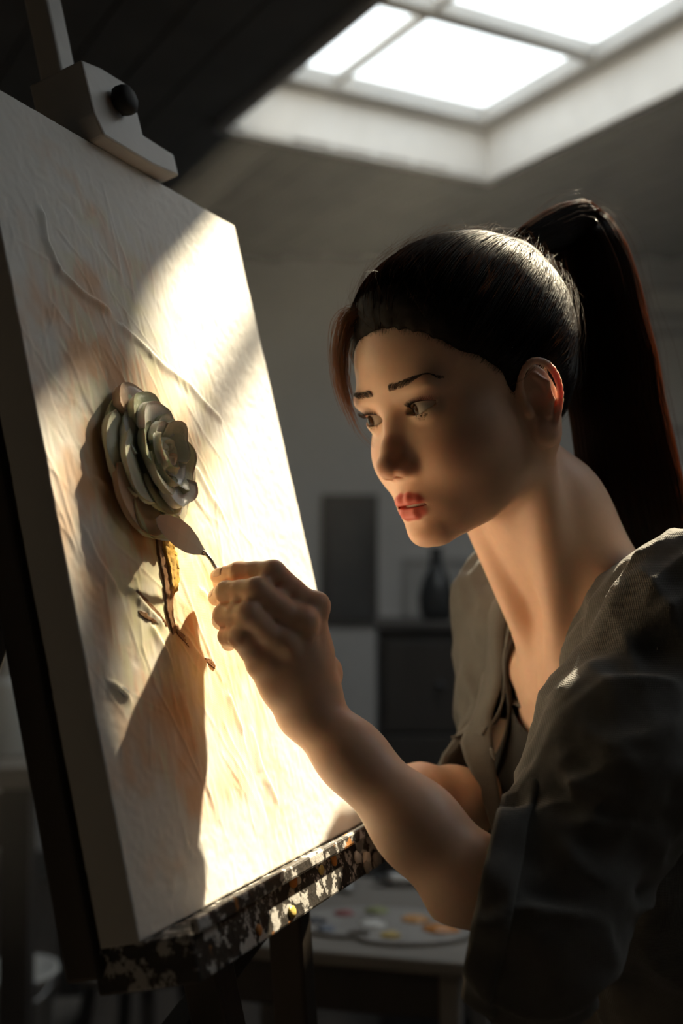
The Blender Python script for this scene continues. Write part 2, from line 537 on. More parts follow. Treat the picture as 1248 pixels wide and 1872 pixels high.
def build_canvas():
    na, nb = 300, 440
    A, B = np.meshgrid(np.linspace(-CV_W / 2, CV_W / 2, na), np.linspace(-CV_H / 2, CV_H / 2, nb), indexing='ij')
    P2 = np.stack([A.ravel() * 30, B.ravel() * 30, np.zeros(A.size)], 1)
    n1 = vnoise(P2).reshape(A.shape); n2 = vnoise(P2 * 3.1 + 7).reshape(A.shape); n3 = vnoise(P2 * np.array([9, 2.5, 1]) + 3).reshape(A.shape)
    n4 = vnoise(P2 * 7.7 + 11).reshape(A.shape)
    Hh = .00025 * n2 + .0002 * n4
    rng = np.random.default_rng(21)
    # paint laid on with the knife: flat dabs with a raised rim
    rb = on_canvas(245, 860)
    dabs = []
    for _ in range(150):
        r = rng.random() ** .6
        an = rng.random() * 2 * np.pi
        ca, cb = rb[0] + .02 + .15 * r * math.cos(an), rb[1] - .02 + .24 * r * math.sin(an)
        th = rng.normal(math.radians(112), .35)
        dabs.append((ca, cb, th, rng.uniform(.018, .055), rng.uniform(.008, .02), rng.uniform(.0002, .0006)))
    tone = np.zeros(A.shape); wt = np.zeros(A.shape)
    for (ca, cb, th, L, W, hh) in dabs:
        s = (A - ca) * math.cos(th) + (B - cb) * math.sin(th); t = -(A - ca) * math.sin(th) + (B - cb) * math.cos(th)
        s2 = s / L; t2 = t / W + .25 * n1
        e = np.maximum(np.abs(s2), np.abs(t2))
        ins = np.clip((1 - e) / .12, 0, 1)
        rim = np.exp(-((np.abs(t2) - 1) / .10) ** 2) * np.clip((1.05 - np.abs(s2)) / .3, 0, 1) * (t2 > 0)
        Hh = Hh * (1 - ins * .6) + ins * hh * (.6 + .3 * n3) + rim * hh * .9
        v = rng.uniform(-1, 1)
        tone = tone * (1 - ins * .6) + ins * v * .6; wt = np.maximum(wt, ins)
    # long sharp ridges
    ridges = [([(78, 395), (84, 440), (108, 495), (150, 535), (192, 562)], .0026), ([(222, 596), (262, 632), (298, 668), (345, 702), (372, 735), (402, 765)], .0017),
              ([(158, 975), (176, 1020), (208, 1068)], .0016), ([(178, 878), (192, 890)], .002), ([(362, 860), (384, 905), (400, 930)], .0013),
              ([(240, 1080), (262, 1105), (292, 1135)], .0018), ([(340, 1165), (356, 1190), (372, 1208)], .0018), ([(280, 1150), (300, 1185), (310, 1210)], .0016),
              ([(205, 1250), (228, 1268)], .003), ([(370, 1080), (392, 1108)], .0012), ([(420, 1275), (432, 1310), (440, 1330)], .0014), ([(462, 1340), (478, 1400), (505, 1460)], .0010)]
    for pts, hh in ridges:
        d, sg = seg_dist(A, B, [on_canvas(*p) for p in pts])
        Hh += hh * np.where(sg > 0, np.exp(-(d / .0016) ** 2), np.exp(-(d / .0055) ** 2))
    # colours of the paint
    white = np.array([.80, .785, .745]); lemon = np.array([.80, .74, .41]); peach = np.array([.80, .47, .24]); cream = np.array([.82, .76, .60])
    ea = (A - rb[0] - .015) / .135; eb = (B - rb[1] + .035) / .25
    m = np.clip(1.25 - np.hypot(ea, eb) + .28 * n1 + .16 * n2, 0, 1)
    m = m * m * (3 - 2 * m)
    ochre = np.clip(.5 + .75 * n1 + .55 * tone + .35 * n3 - 1.2 * np.clip((A - rb[0]) / .15, -1, 1) * .55, 0, 1)
    col = cream[None, None] * (1 - ochre[..., None]) + peach * ochre[..., None]
    lem = np.clip(.55 - .6 * tone + .5 * n2, 0, 1)[..., None] * (1 - ochre[..., None])
    col = col * (1 - lem) + lemon * lem
    col = white * (1 - m[..., None]) + col * m[..., None]
    # drips and scumble low on the right
    low = np.clip((-B - .02) / .1, 0, 1) * np.exp(-((A - on_canvas(465, 1300)[0]) / .035) ** 2) * np.clip(.6 + .8 * n3, 0, 1)
    col = col * (1 - .55 * low[..., None]) + np.array([.66, .48, .24]) * .55 * low[..., None]
    V = (CV_C + A[..., None] * CV_D + B[..., None] * CV_U + Hh[..., None] * CV_N).reshape(-1, 3)
    idx = np.arange(na * nb).reshape(na, nb)
    F = np.stack([idx[:-1, :-1], idx[1:, :-1], idx[1:, 1:], idx[:-1, 1:]], -1).reshape(-1, 4)
    # border: fold over the stretcher edge
    bd = np.concatenate([idx[:, 0], idx[-1, 1:], idx[-2::-1, -1], idx[0, -2:0:-1]])
    k = len(V)
    rim1 = V[bd] - CV_N * .0012 + 0
    back = V[bd] - CV_N * CV_T
    ctr = V.mean(0)
    out = V[bd] - ctr; out -= np.outer(out @ CV_N, CV_N)
    rim1 = rim1 + out * .0035; back = back + out * .0035
    V2 = np.vstack([V, rim1, back]); nbd = len(bd)
    q1 = np.stack([bd, k + np.arange(nbd), k + (np.arange(nbd) + 1) % nbd, np.roll(bd, -1)], 1)
    q2 = np.stack([k + np.arange(nbd), k + nbd + np.arange(nbd), k + nbd + (np.arange(nbd) + 1) % nbd, k + (np.arange(nbd) + 1) % nbd], 1)
    c2 = np.vstack([col.reshape(-1, 3), np.tile(white * .8, (2 * nbd, 1))])
    m_, nt, b, out_ = new_mat('painted_canvas')
    a = nd(nt, 'ShaderNodeVertexColor', layer_name='col'); nt.links.new(a.outputs['Color'], b.inputs['Base Color'])
    b.inputs['Roughness'].default_value = .62
    tc = nd(nt, 'ShaderNodeTexCoord')
    # linen weave
    mp = nd(nt, 'ShaderNodeMapping')
    rot = Matrix((CV_D, CV_U, CV_N)).to_euler()
    mp.inputs['Rotation'].default_value = rot
    nt.links.new(tc.outputs['Object'], mp.inputs['Vector'])
    w1 = nd(nt, 'ShaderNodeTexWave', Scale=560.0, Distortion=2.0); w1.bands_direction = 'X'; w1.inputs['Detail Scale'].default_value = 2
    w2 = nd(nt, 'ShaderNodeTexWave', Scale=560.0, Distortion=2.0); w2.bands_direction = 'Y'
    ad = nd(nt, 'ShaderNodeMath', operation='ADD')
    for w in (w1, w2): nt.links.new(mp.outputs['Vector'], w.inputs['Vector'])
    nt.links.new(w1.outputs['Fac'], ad.inputs[0]); nt.links.new(w2.outputs['Fac'], ad.inputs[1])
    ns = nd(nt, 'ShaderNodeTexNoise', Scale=420.0, Detail=5.0); nt.links.new(tc.outputs['Object'], ns.inputs['Vector'])
    ad2 = nd(nt, 'ShaderNodeMath', operation='MULTIPLY_ADD'); ad2.inputs[1].default_value = 0.9
    nt.links.new(ns.outputs['Fac'], ad2.inputs[0]); nt.links.new(ad.outputs[0], ad2.inputs[2])
    bp = nd(nt, 'ShaderNodeBump', Strength=.25, Distance=.0003)
    nt.links.new(ad2.outputs[0], bp.inputs['Height']); nt.links.new(bp.outputs['Normal'], b.inputs['Normal'])
    o = mesh_obj('canvas', V2, np.vstack([F, q1, q2]), m_, colors=c2)
    return tag(o, 'stretched canvas on the easel with a thickly painted rose', 'canvas')


canvas = build_canvas()
# stretcher bars behind the linen
M_PINE = mat_plain('pine', (.42, .30, .18), .6, col2=(.50, .37, .23), scale=8, stretch=(1, 1, 8))
for (a, b, w, h) in ((-CV_W / 2 + .024, 0, .040, CV_H - .006), (CV_W / 2 - .024, 0, .040, CV_H - .006), (0, CV_H / 2 - .024, CV_W - .09, .040), (0, -CV_H / 2 + .024, CV_W - .09, .040)):
    box('stretcher_bar', (w, h, .020), CV_FRAME(a, b, -.0145), M_PINE, canvas, bevel=.001)


# ---- the rose in impasto
def petal(name, ctr, ang, r0, r1, h0, h1, wid, curl, parent, mat, col, seed, thick=.0016):
    """ctr (a, b); grows from radius r0 / height h0 to r1 / h1 around the canvas normal"""
    rg = np.random.default_rng(seed)
    nu, nv = 15, 12
    U, Vv = np.meshgrid(np.linspace(-1, 1, nu), np.linspace(0, 1, nv), indexing='ij')
    wv = wid * (.45 + .75 * np.sin(np.clip(Vv * 1.25 + .25, 0, 1.6)))
    edge = 1 - .22 * np.abs(U) ** 3 - .05 * rg.normal() * U
    ruf = vnoise(np.stack([U.ravel() * 1.8 + seed * 3.3, Vv.ravel() * 1.5 + seed, np.full(U.size, seed * .7)], 1)).reshape(U.shape)
    rr = r0 + (r1 - r0) * (Vv * edge) ** .85
    th = ang + U * wv
    rr2 = rr * (1 - .10 * U * U * (1 - Vv)) + .0035 * ruf * Vv
    hh = h0 + (h1 - h0) * np.sin(np.clip(Vv * edge, 0, 1) * math.pi / 2 * curl) / max(.35, math.sin(math.pi / 2 * min(curl, 1.0))) + .0040 * ruf * Vv ** 2
    a = ctr[0] + rr2 * np.cos(th); b = ctr[1] + rr2 * 1.12 * np.sin(th)
    W = CV_C + a[..., None] * CV_D + b[..., None] * CV_U + np.maximum(hh, .0006)[..., None] * CV_N
    du = np.gradient(W, axis=0); dv = np.gradient(W, axis=1)
    N = np.cross(du, dv); N /= np.linalg.norm(N, axis=2, keepdims=True) + 1e-9
    tk = thick * (1 + .9 * np.clip((Vv - .75) / .25, 0, 1) + .5 * ruf)[..., None]
    V1 = (W + N * tk).reshape(-1, 3); V2 = (W - N * tk).reshape(-1, 3)
    idx = np.arange(nu * nv).reshape(nu, nv)
    F = np.stack([idx[:-1, :-1], idx[1:, :-1], idx[1:, 1:], idx[:-1, 1:]], -1).reshape(-1, 4)
    bd = np.concatenate([idx[:, 0], idx[-1, 1:], idx[-2::-1, -1], idx[0, -2:0:-1]]); k = nu * nv
    Q = np.stack([bd, bd + k, np.roll(bd, -1) + k, np.roll(bd, -1)], 1)
    c = np.clip(np.asarray(col)[None, None] * (1 + .10 * ruf[..., None]) + (Vv[..., None] ** 2) * np.array([.03, .03, .04]), 0, .9).reshape(-1, 3)
    return mesh_obj(name, np.vstack([V1, V2]), np.vstack([F, F[:, ::-1] + k, Q[:, ::-1]]), mat, parent, colors=np.vstack([c, c]))


m_paint, nt_, b_, _ = new_mat('rose_paint')
a_ = nd(nt_, 'ShaderNodeVertexColor', layer_name='col'); nt_.links.new(a_.outputs['Color'], b_.inputs['Base Color'])
b_.inputs['Roughness'].default_value = .32
b_.inputs['Subsurface Weight'].default_value = .1; b_.inputs['Subsurface Scale'].default_value = .004
tc_ = nd(nt_, 'ShaderNodeTexCoord'); ns_ = nd(nt_, 'ShaderNodeTexNoise', Scale=220.0, Detail=4.0); bp_ = nd(nt_, 'ShaderNodeBump', Strength=.35, Distance=.0012)
nt_.links.new(tc_.outputs['Object'], ns_.inputs['Vector']); nt_.links.new(ns_.outputs['Fac'], bp_.inputs['Height']); nt_.links.new(bp_.outputs['Normal'], b_.inputs['Normal'])

RB = on_canvas(252, 848)
rose = put(bpy.data.objects.new('rose', None), canvas)
rose['label'] = 'pale green and white rose in thick paint'
sage = (.52, .54, .34); pale = (.70, .69, .52); blush_ = (.64, .44, .29); whit = (.84, .82, .73)
k = 0
for ring, (n, r0, r1, h0, h1, wid, curl, cols) in enumerate([
        (8, .012, .052, .001, .010, .60, 1.5, (sage, pale, blush_)),
        (7, .010, .044, .003, .019, .60, 1.3, (pale, sage, whit)),
        (6, .008, .034, .005, .026, .64, 1.1, (pale, whit, sage)),
        (5, .006, .023, .008, .030, .75, .95, (whit, pale, sage)),
        (4, .003, .013, .010, .031, .9, .85, (pale, whit, sage)),
        (3, .001, .006, .012, .030, 1.1, .8, (pale, blush_, whit))]):
    for j in range(n):
        ang = 2 * math.pi * (j + .5 * (ring % 2)) / n + ring * .37 + RNG.normal(0, .09)
        petal('petal', RB, ang, r0, r1 * RNG.uniform(.9, 1.1), h0, h1 * RNG.uniform(.9, 1.08), wid, curl, rose, m_paint, cols[j % 3], 40 + k)
        k += 1
# heart of paint under the petals
bm = bmesh.new()
bmesh.ops.create_icosphere(bm, subdivisions=4, radius=1.0, matrix=frame(CV_D * .024, CV_U * .027, CV_N * .018, cv(*RB, .004)))
bm_obj('paint_heart', bm, mat_plain('heart_paint', (.42, .45, .33), .4, bump=.4, bscale=200), rose, smooth=True)


def stroke(name, pts, wid, hgt, mat, seed=0):
    """raised stroke of paint along photograph points lying on the canvas"""
    P = catmull([on_canvas(*p) for p in pts], 30)
    t = np.gradient(P, axis=0); t /= np.linalg.norm(t, axis=1, keepdims=True); nn = np.stack([-t[:, 1], t[:, 0]], 1)
    wid = np.interp(np.linspace(0, 1, 30), np.linspace(0, 1, len(wid)), wid)
    prof = np.linspace(-1, 1, 9)
    rg = np.random.default_rng(seed)
    V = []
    for i in range(30):
        for s in prof:
            h = hgt * ((1 - s * s) ** .6 * (.6 + .4 * rg.random()) + .45 * math.exp(-((abs(s) - .8) / .15) ** 2)) * min(1, i / 2, (29 - i) / 2) + .0002
            q = P[i] + nn[i] * s * wid[i] * (1 + .12 * rg.normal())
            V.append(cv(q[0], q[1], h if abs(s) < .99 else -.0005))
    F = [(i * 9 + j, (i + 1) * 9 + j, (i + 1) * 9 + j + 1, i * 9 + j + 1) for i in range(29) for j in range(8)]
    return mesh_obj(name, V, np.array(F), mat, canvas)


M_GOLD = mat_plain('ochre_paint', (.62, .36, .06), .35, col2=(.70, .47, .14), scale=60, bump=.3, bscale=150)
M_BROWN = mat_plain('umber_paint', (.16, .075, .028), .4, col2=(.24, .12, .045), scale=60, bump=.3, bscale=150)
o = stroke('stem_stroke', [(300, 972), (306, 1005), (314, 1045), (313, 1085)], [.008, .010, .008, .004], .0035, M_GOLD, 1); o['label'] = 'ochre stroke of the rose stem'
o = stroke('stem_stroke', [(288, 965), (293, 1010), (303, 1060), (308, 1120), (318, 1160)], [.006, .007, .006, .005, .003], .002, M_BROWN, 2); o['label'] = 'umber stroke of the rose stem'
for i, pts in enumerate([[(246, 1078), (262, 1098), (285, 1122), (306, 1148)], [(318, 1150), (338, 1172), (352, 1190)], [(250, 1118), (268, 1128), (292, 1140)], [(372, 1205), (384, 1212), (392, 1222)]]):
    stroke('twig_stroke', pts, [.0012, .0032, .003, .0012], .0014, M_BROWN, 5 + i)
o = stroke('paint_dab', [(210, 1258), (222, 1266), (232, 1270)], [.002, .004, .002], .003, M_WHITEWOOD, 12); o['label'] = 'small white dab of paint'
# ------------------------------------------------------------------ easel
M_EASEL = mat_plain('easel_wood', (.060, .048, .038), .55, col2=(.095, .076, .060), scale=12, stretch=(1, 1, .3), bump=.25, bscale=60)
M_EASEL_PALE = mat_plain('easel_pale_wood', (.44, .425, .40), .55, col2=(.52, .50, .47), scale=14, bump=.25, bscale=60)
easel = tag(empty('easel', (-.30, 1.0, 0)), 'dark wooden easel with pale top clamp and paint-crusted ledge', 'easel')
am = on_canvas(148, 60, -.02)[0]
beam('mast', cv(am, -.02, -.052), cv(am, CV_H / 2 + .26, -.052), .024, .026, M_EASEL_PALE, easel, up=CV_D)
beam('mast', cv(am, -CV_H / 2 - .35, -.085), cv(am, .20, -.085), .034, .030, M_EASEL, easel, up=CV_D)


def extrude_outline(name, pts2, c0, c1, mat, parent, bevel=.002):
    """outline in canvas coordinates, extruded along the canvas normal"""
    bm = bmesh.new()
    lo = [bm.verts.new(cv(a, b, c0)) for a, b in pts2]; hi = [bm.verts.new(cv(a, b, c1)) for a, b in pts2]
    n = len(lo)
    bm.faces.new(lo[::-1]); bm.faces.new(hi)
    for i in range(n): bm.faces.new((lo[i], lo[(i + 1) % n], hi[(i + 1) % n], hi[i]))
    bmesh.ops.recalc_face_normals(bm, faces=bm.faces)
    if bevel: bmesh.ops.bevel(bm, geom=list(bm.edges), offset=bevel, segments=2, affect='EDGES', profile=.5)
    return bm_obj(name, bm, mat, parent)


cl = [on_canvas(x, y, .014) for x, y in ((148, 108), (186, 124), (240, 158), (262, 246), (318, 282), (328, 322), (286, 330), (192, 250), (172, 205))]
cl = [np.array([p[0], max(p[1], CV_H / 2 + .001)]) for p in cl]
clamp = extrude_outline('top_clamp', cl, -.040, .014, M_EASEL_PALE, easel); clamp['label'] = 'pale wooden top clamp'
kc = on_canvas(214, 190, .014)
kb = revolve('knob', [(.0, .000), (.0075, .000), (.0085, .003), (.0125, .004), (.0135, .008), (.0130, .014), (.0095, .017), (.0, .0175)], CV_FRAME(kc[0], kc[1], .0125), mat_plain('black_knob', (.006, .006, .006), .75), clamp, n=8)
kb['label'] = 'black clamp knob'
# side uprights behind the canvas
for a in (-CV_W / 2 + .012, CV_W / 2 - .03):
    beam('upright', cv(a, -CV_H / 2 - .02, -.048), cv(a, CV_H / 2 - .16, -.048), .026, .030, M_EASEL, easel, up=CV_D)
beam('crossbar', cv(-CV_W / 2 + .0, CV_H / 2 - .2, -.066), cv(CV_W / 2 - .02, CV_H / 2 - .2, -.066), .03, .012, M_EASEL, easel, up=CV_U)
# ledge
m_led, nt_, b_, _ = new_mat('crusted_ledge')
tc_ = nd(nt_, 'ShaderNodeTexCoord')
n1_ = nd(nt_, 'ShaderNodeTexNoise', Scale=75.0, Detail=6.0, Roughness=.65); n2_ = nd(nt_, 'ShaderNodeTexNoise', Scale=38.0, Detail=3.0)
r1_ = nd(nt_, 'ShaderNodeValToRGB'); r2_ = nd(nt_, 'ShaderNodeValToRGB')
r1_.color_ramp.elements[0].position = .52; r1_.color_ramp.elements[0].color = (.035, .03, .026, 1); r1_.color_ramp.elements[1].position = .56; r1_.color_ramp.elements[1].color = (.52, .51, .49, 1)
r2_.color_ramp.elements[0].position = .66; r2_.color_ramp.elements[0].color = (0, 0, 0, 1); r2_.color_ramp.elements[1].position = .69; r2_.color_ramp.elements[1].color = (1, 1, 1, 1)
mx_ = nd(nt_, 'ShaderNodeMix', data_type='RGBA'); mx_.inputs[7].default_value = (.45, .20, .06, 1)
for n in (n1_, n2_): nt_.links.new(tc_.outputs['Object'], n.inputs['Vector'])
nt_.links.new(n1_.outputs['Fac'], r1_.inputs[0]); nt_.links.new(n2_.outputs['Fac'], r2_.inputs[0])
nt_.links.new(r2_.outputs[0], mx_.inputs[0]); nt_.links.new(r1_.outputs[0], mx_.inputs[6]); nt_.links.new(mx_.outputs[2], b_.inputs['Base Color'])
bp_ = nd(nt_, 'ShaderNodeBump', Strength=.7, Distance=.002); nt_.links.new(n1_.outputs['Fac'], bp_.inputs['Height']); nt_.links.new(bp_.outputs['Normal'], b_.inputs['Normal'])
b_.inputs['Roughness'].default_value = .45
ledge = box('ledge', (.402, .030, .078), frame(CV_D, CV_U, CV_N, cv(.009, -CV_H / 2 - .0165, -.004)), m_led, easel, bevel=.002)
ledge['label'] = 'ledge crusted with dried paint'
lip = box('ledge_lip', (.402, .010, .007), frame(CV_D, CV_U, CV_N, cv(.009, -CV_H / 2 + .0032, .0385)), m_led, easel, bevel=.002)
# dried lumps of paint on the ledge
lump_mats = [mat_plain('white_lump', (.70, .69, .66), .4), mat_plain('orange_lump', (.55, .24, .06), .4), mat_plain('grey_lump', (.30, .30, .29), .4), mat_plain('ochre_lump', (.55, .42, .12), .4)]
for i in range(34):
    a = RNG.uniform(-.12, .20); front = i % 2
    r = RNG.uniform(.002, .0048)
    bm = bmesh.new()
    c_, b__ = (.0355, -CV_H / 2 - RNG.uniform(.004, .028)) if front else (RNG.uniform(.012, .034), -CV_H / 2 - .0015)
    bmesh.ops.create_icosphere(bm, subdivisions=2, radius=1, matrix=frame(CV_D * r * RNG.uniform(1, 2), CV_U * r * (1.4 if front else .5), CV_N * r * (.5 if front else 1.2), cv(a, b__, c_)))
    for v in bm.verts: v.co += Vector(RNG.normal(0, .0003, 3))
    bm_obj('paint_lump', bm, lump_mats[[0, 2, 0, 3, 0, 1, 2][i % 7]], ledge, smooth=True)
# base: posts, cross rail and feet
pL, pR = cv(-CV_W / 2 - .01, -.10, -.085), cv(CV_W / 2 - .05, -CV_H / 2 - .02, -.07)
beam('leg', pL, (-.335, .63, 0.0), .034, .026, M_EASEL, easel, up=CV_D)
beam('leg', pR, (.02, 1.13, 0.0), .034, .026, M_EASEL, easel, up=CV_D)
beam('leg', cv(am, .12, -.11), (-.80, 1.25, 0.0), .034, .026, M_EASEL, easel, up=CV_D)
fL, fR = np.array([-.335, .63, 0]), np.array([.02, 1.13, 0])
tL, tR = .72, .62
beam('brace', pL + (fL - pL) * .50, pR + (fR - pR) * .34, .030, .018, M_EASEL, easel)
beam('brace', pL + (fL - pL) * .36, pR + (fR - pR) * .02, .026, .016, M_EASEL, easel)

# ------------------------------------------------------------------ palette knife
knife = tag(empty('palette_knife', px(398, 1043, .903)), 'steel palette knife held against the painted rose', 'palette knife')
M_STEEL = mat_plain('steel', (.24, .245, .25), .36, metal=.9, rvar=.06, scale=60)
M_HANDLE = mat_plain('knife_handle', (.16, .085, .04), .4, col2=(.22, .12, .06), scale=30)
K_TIP = cv(*on_canvas(284, 948, .020), .020); K_NECK = px(374, 1011, .902); K_FER = px(392, 1035, .903); K_H0 = px(400, 1044, .9035); K_END = px(536, 1165, .897)
ax = norm(K_NECK - K_TIP); view = norm(np.array([0, 0, CAM_Z]) - K_TIP)
nrm = view - ax * (view @ ax); nrm = norm(nrm + .35 * np.array([0, 0, 1.])); nrm = norm(nrm - ax * (nrm @ ax)); side = np.cross(ax, nrm)
Lb = float(np.linalg.norm(K_NECK - K_TIP))
prof = [(0, .0), (.05, .0045), (.18, .0085), (.40, .0112), (.60, .0105), (.78, .0075), (.90, .0042), (1.0, .0022)]
vs, fs = [], []
for t, w in prof:
    bend = .0022 * math.sin(t * math.pi)
    for s in (-1, 0, 1):
        for h in (1, -1):
            vs.append(K_TIP + ax * Lb * t + side * s * w + nrm * (bend + h * (.00045 if s == 0 else .0002)))
n = len(prof)
for i in range(n - 1):
    o0, o1 = i * 6, (i + 1) * 6
    fs += [(o0, o1, o1 + 2, o0 + 2), (o0 + 2, o1 + 2, o1 + 4, o0 + 4), (o0 + 1, o0 + 3, o1 + 3, o1 + 1), (o0 + 3, o0 + 5, o1 + 5, o1 + 3), (o0, o0 + 1, o1 + 1, o1), (o0 + 4, o1 + 4, o1 + 5, o0 + 5)]
fs.append(((n - 1) * 6, (n - 1) * 6 + 1, (n - 1) * 6 + 3, (n - 1) * 6 + 5, (n - 1) * 6 + 4, (n - 1) * 6 + 2))
mesh_obj('blade', vs, fs, M_STEEL, knife, smooth=False)
tube_obj('shank', [K_NECK - ax * .004, K_NECK + ax * .001, .5 * K_NECK + .5 * K_FER + nrm * .001, K_FER, K_H0], [.0016, .0016, .0014, .0015, .0017], M_STEEL, knife, n=24, sides=10)
hd = norm(K_END - K_H0); hl = float(np.linalg.norm(K_END - K_H0))
m_ = look_frame(K_H0, hd)
revolve('ferrule', [(.0, -.002), (.0030, -.002), (.0036, 0), (.0036, .008), (.0040, .0085), (.0, .0086)], m_, M_STEEL, knife, n=20)
revolve('handle', [(.0, .008), (.0040, .008), (.0046, .015), (.0052, .03), (.0050, hl * .6), (.0058, hl * .85), (.0045, hl - .002), (.0, hl)], m_, M_HANDLE, knife, n=20)
# ------------------------------------------------------------------ head (local frame in cm: x right, y forward, z up; origin between the eyes' level and the skull's middle)
EYE_C = np.array([3.05, 7.25, 0.0])
EYE_R = 1.2


def mir(P):
    Q = P.copy(); Q[:, 0] = np.abs(Q[:, 0]); return Q


def ear_sdf(Q):
    # Q already mirrored; ear frame: outward = +x
    t = math.radians(20)      # ear flares away from the skull
    c = np.array([7.0, 0.25, -1.55])
    q = Q - c
    R = rot_xyz(rx=-8) @ rot_xyz(rz=22)
    q = (q @ R / 1.12).astype(Q.dtype)      # local: y = back-front in the plate, x = out
    plate = ell(q, (0.1, -0.9, -0.1), (0.32, 1.55, 2.75))
    helix = chain(q, catmull([(0.35, 0.35, 0.2, .17), (0.45, 0.3, 1.4, .2), (0.55, -0.2, 2.3, .23), (0.65, -1.1, 2.75, .25), (0.75, -2.0, 2.3, .25),
                      (0.78, -2.45, 1.2, .24), (0.7, -2.4, 0.0, .22), (0.55, -1.95, -1.2, .22), (0.4, -1.3, -2.1, .22)], 22), .0 + .1)
    anti = chain(q, [(0.45, -1.1, 1.7, .2), (0.55, -1.65, 0.9, .24), (0.55, -1.6, -0.3, .24), (0.45, -1.1, -1.3, .26)], .2)
    tragus = ell(q, (0.35, 0.25, -0.5), (.28, .32, .55))
    lobe = ell(q, (0.3, -0.55, -2.45), (.34, .75, .75))
    concha = ell(q, (0.75, -0.55, -0.2), (.6, .75, 1.05))
    d = smin(plate, lobe, .5)
    d = smax(d, -concha, .2)
    d = smin(d, helix, .22); d = smin(d, anti, .25); d = smin(d, tragus, .2)
    return d * 1.12


def head_sdf(P, ear=True):
    Q = mir(P)
    d = ell(Q, (0, -1.0, 3.4), (7.5, 9.6, 8.9))                       # skull
    d = smin(d, ell(Q, (0, 3.0, 3.8), (6.6, 6.05, 6.0)), 2.0)           # forehead
    d = smin(d, ell(Q, (0, 2.6, -3.0), (6.25, 6.2, 7.2)), 2.0)          # middle of the face
    d = smin(d, ell(Q, (4.35, 4.0, -2.6), (2.25, 3.1, 2.4)), 1.8)       # cheekbone
    jaw = chain(Q, [(5.15, -0.6, -3.0, 1.2), (4.75, 0.7, -6.2, 1.1), (3.2, 4.0, -8.6, 1.05), (1.1, 7.0, -9.9, 1.15)], 0.8)
    d = smin(d, jaw, 2.4)
    d = smin(d, ell(Q, (3.85, 2.4, -5.0), (1.75, 3.0, 3.2)), 2.2)         # side of the jaw
    d = smin(d, ell(Q, (0, 5.1, -7.1), (3.7, 4.05, 3.1)), 1.8)          # muzzle
    d = smin(d, ell(Q, (0, 7.55, -9.9), (1.45, 1.5, 1.2)), 1.2)         # chin
    d = smin(d, ell(Q, (3.2, 6.2, -3.9), (1.9, 2.0, 2.2)), 1.8)         # apple of the cheek
    d = smin(d, ell(Q, (2.6, 7.45, 1.6), (2.4, 1.05, .9), rot_xyz(ry=-6, rz=14)), 1.6)   # brow
    fr = (Q[:, 1] > 4.8) & (Q[:, 1] < 13) & (Q[:, 0] < 7) & (Q[:, 2] > -11.5) & (Q[:, 2] < 4.5)
    if fr.any(): d[fr] = face_detail(Q[fr], d[fr])
    if ear:
        er = (Q[:, 0] > 5.2) & (Q[:, 0] < 10) & (np.abs(Q[:, 1] + 1.2) < 5) & (np.abs(Q[:, 2] + 1.5) < 5.5)
        if er.any(): d[er] = smin(d[er], ear_sdf(Q[er]), .35)
    return d


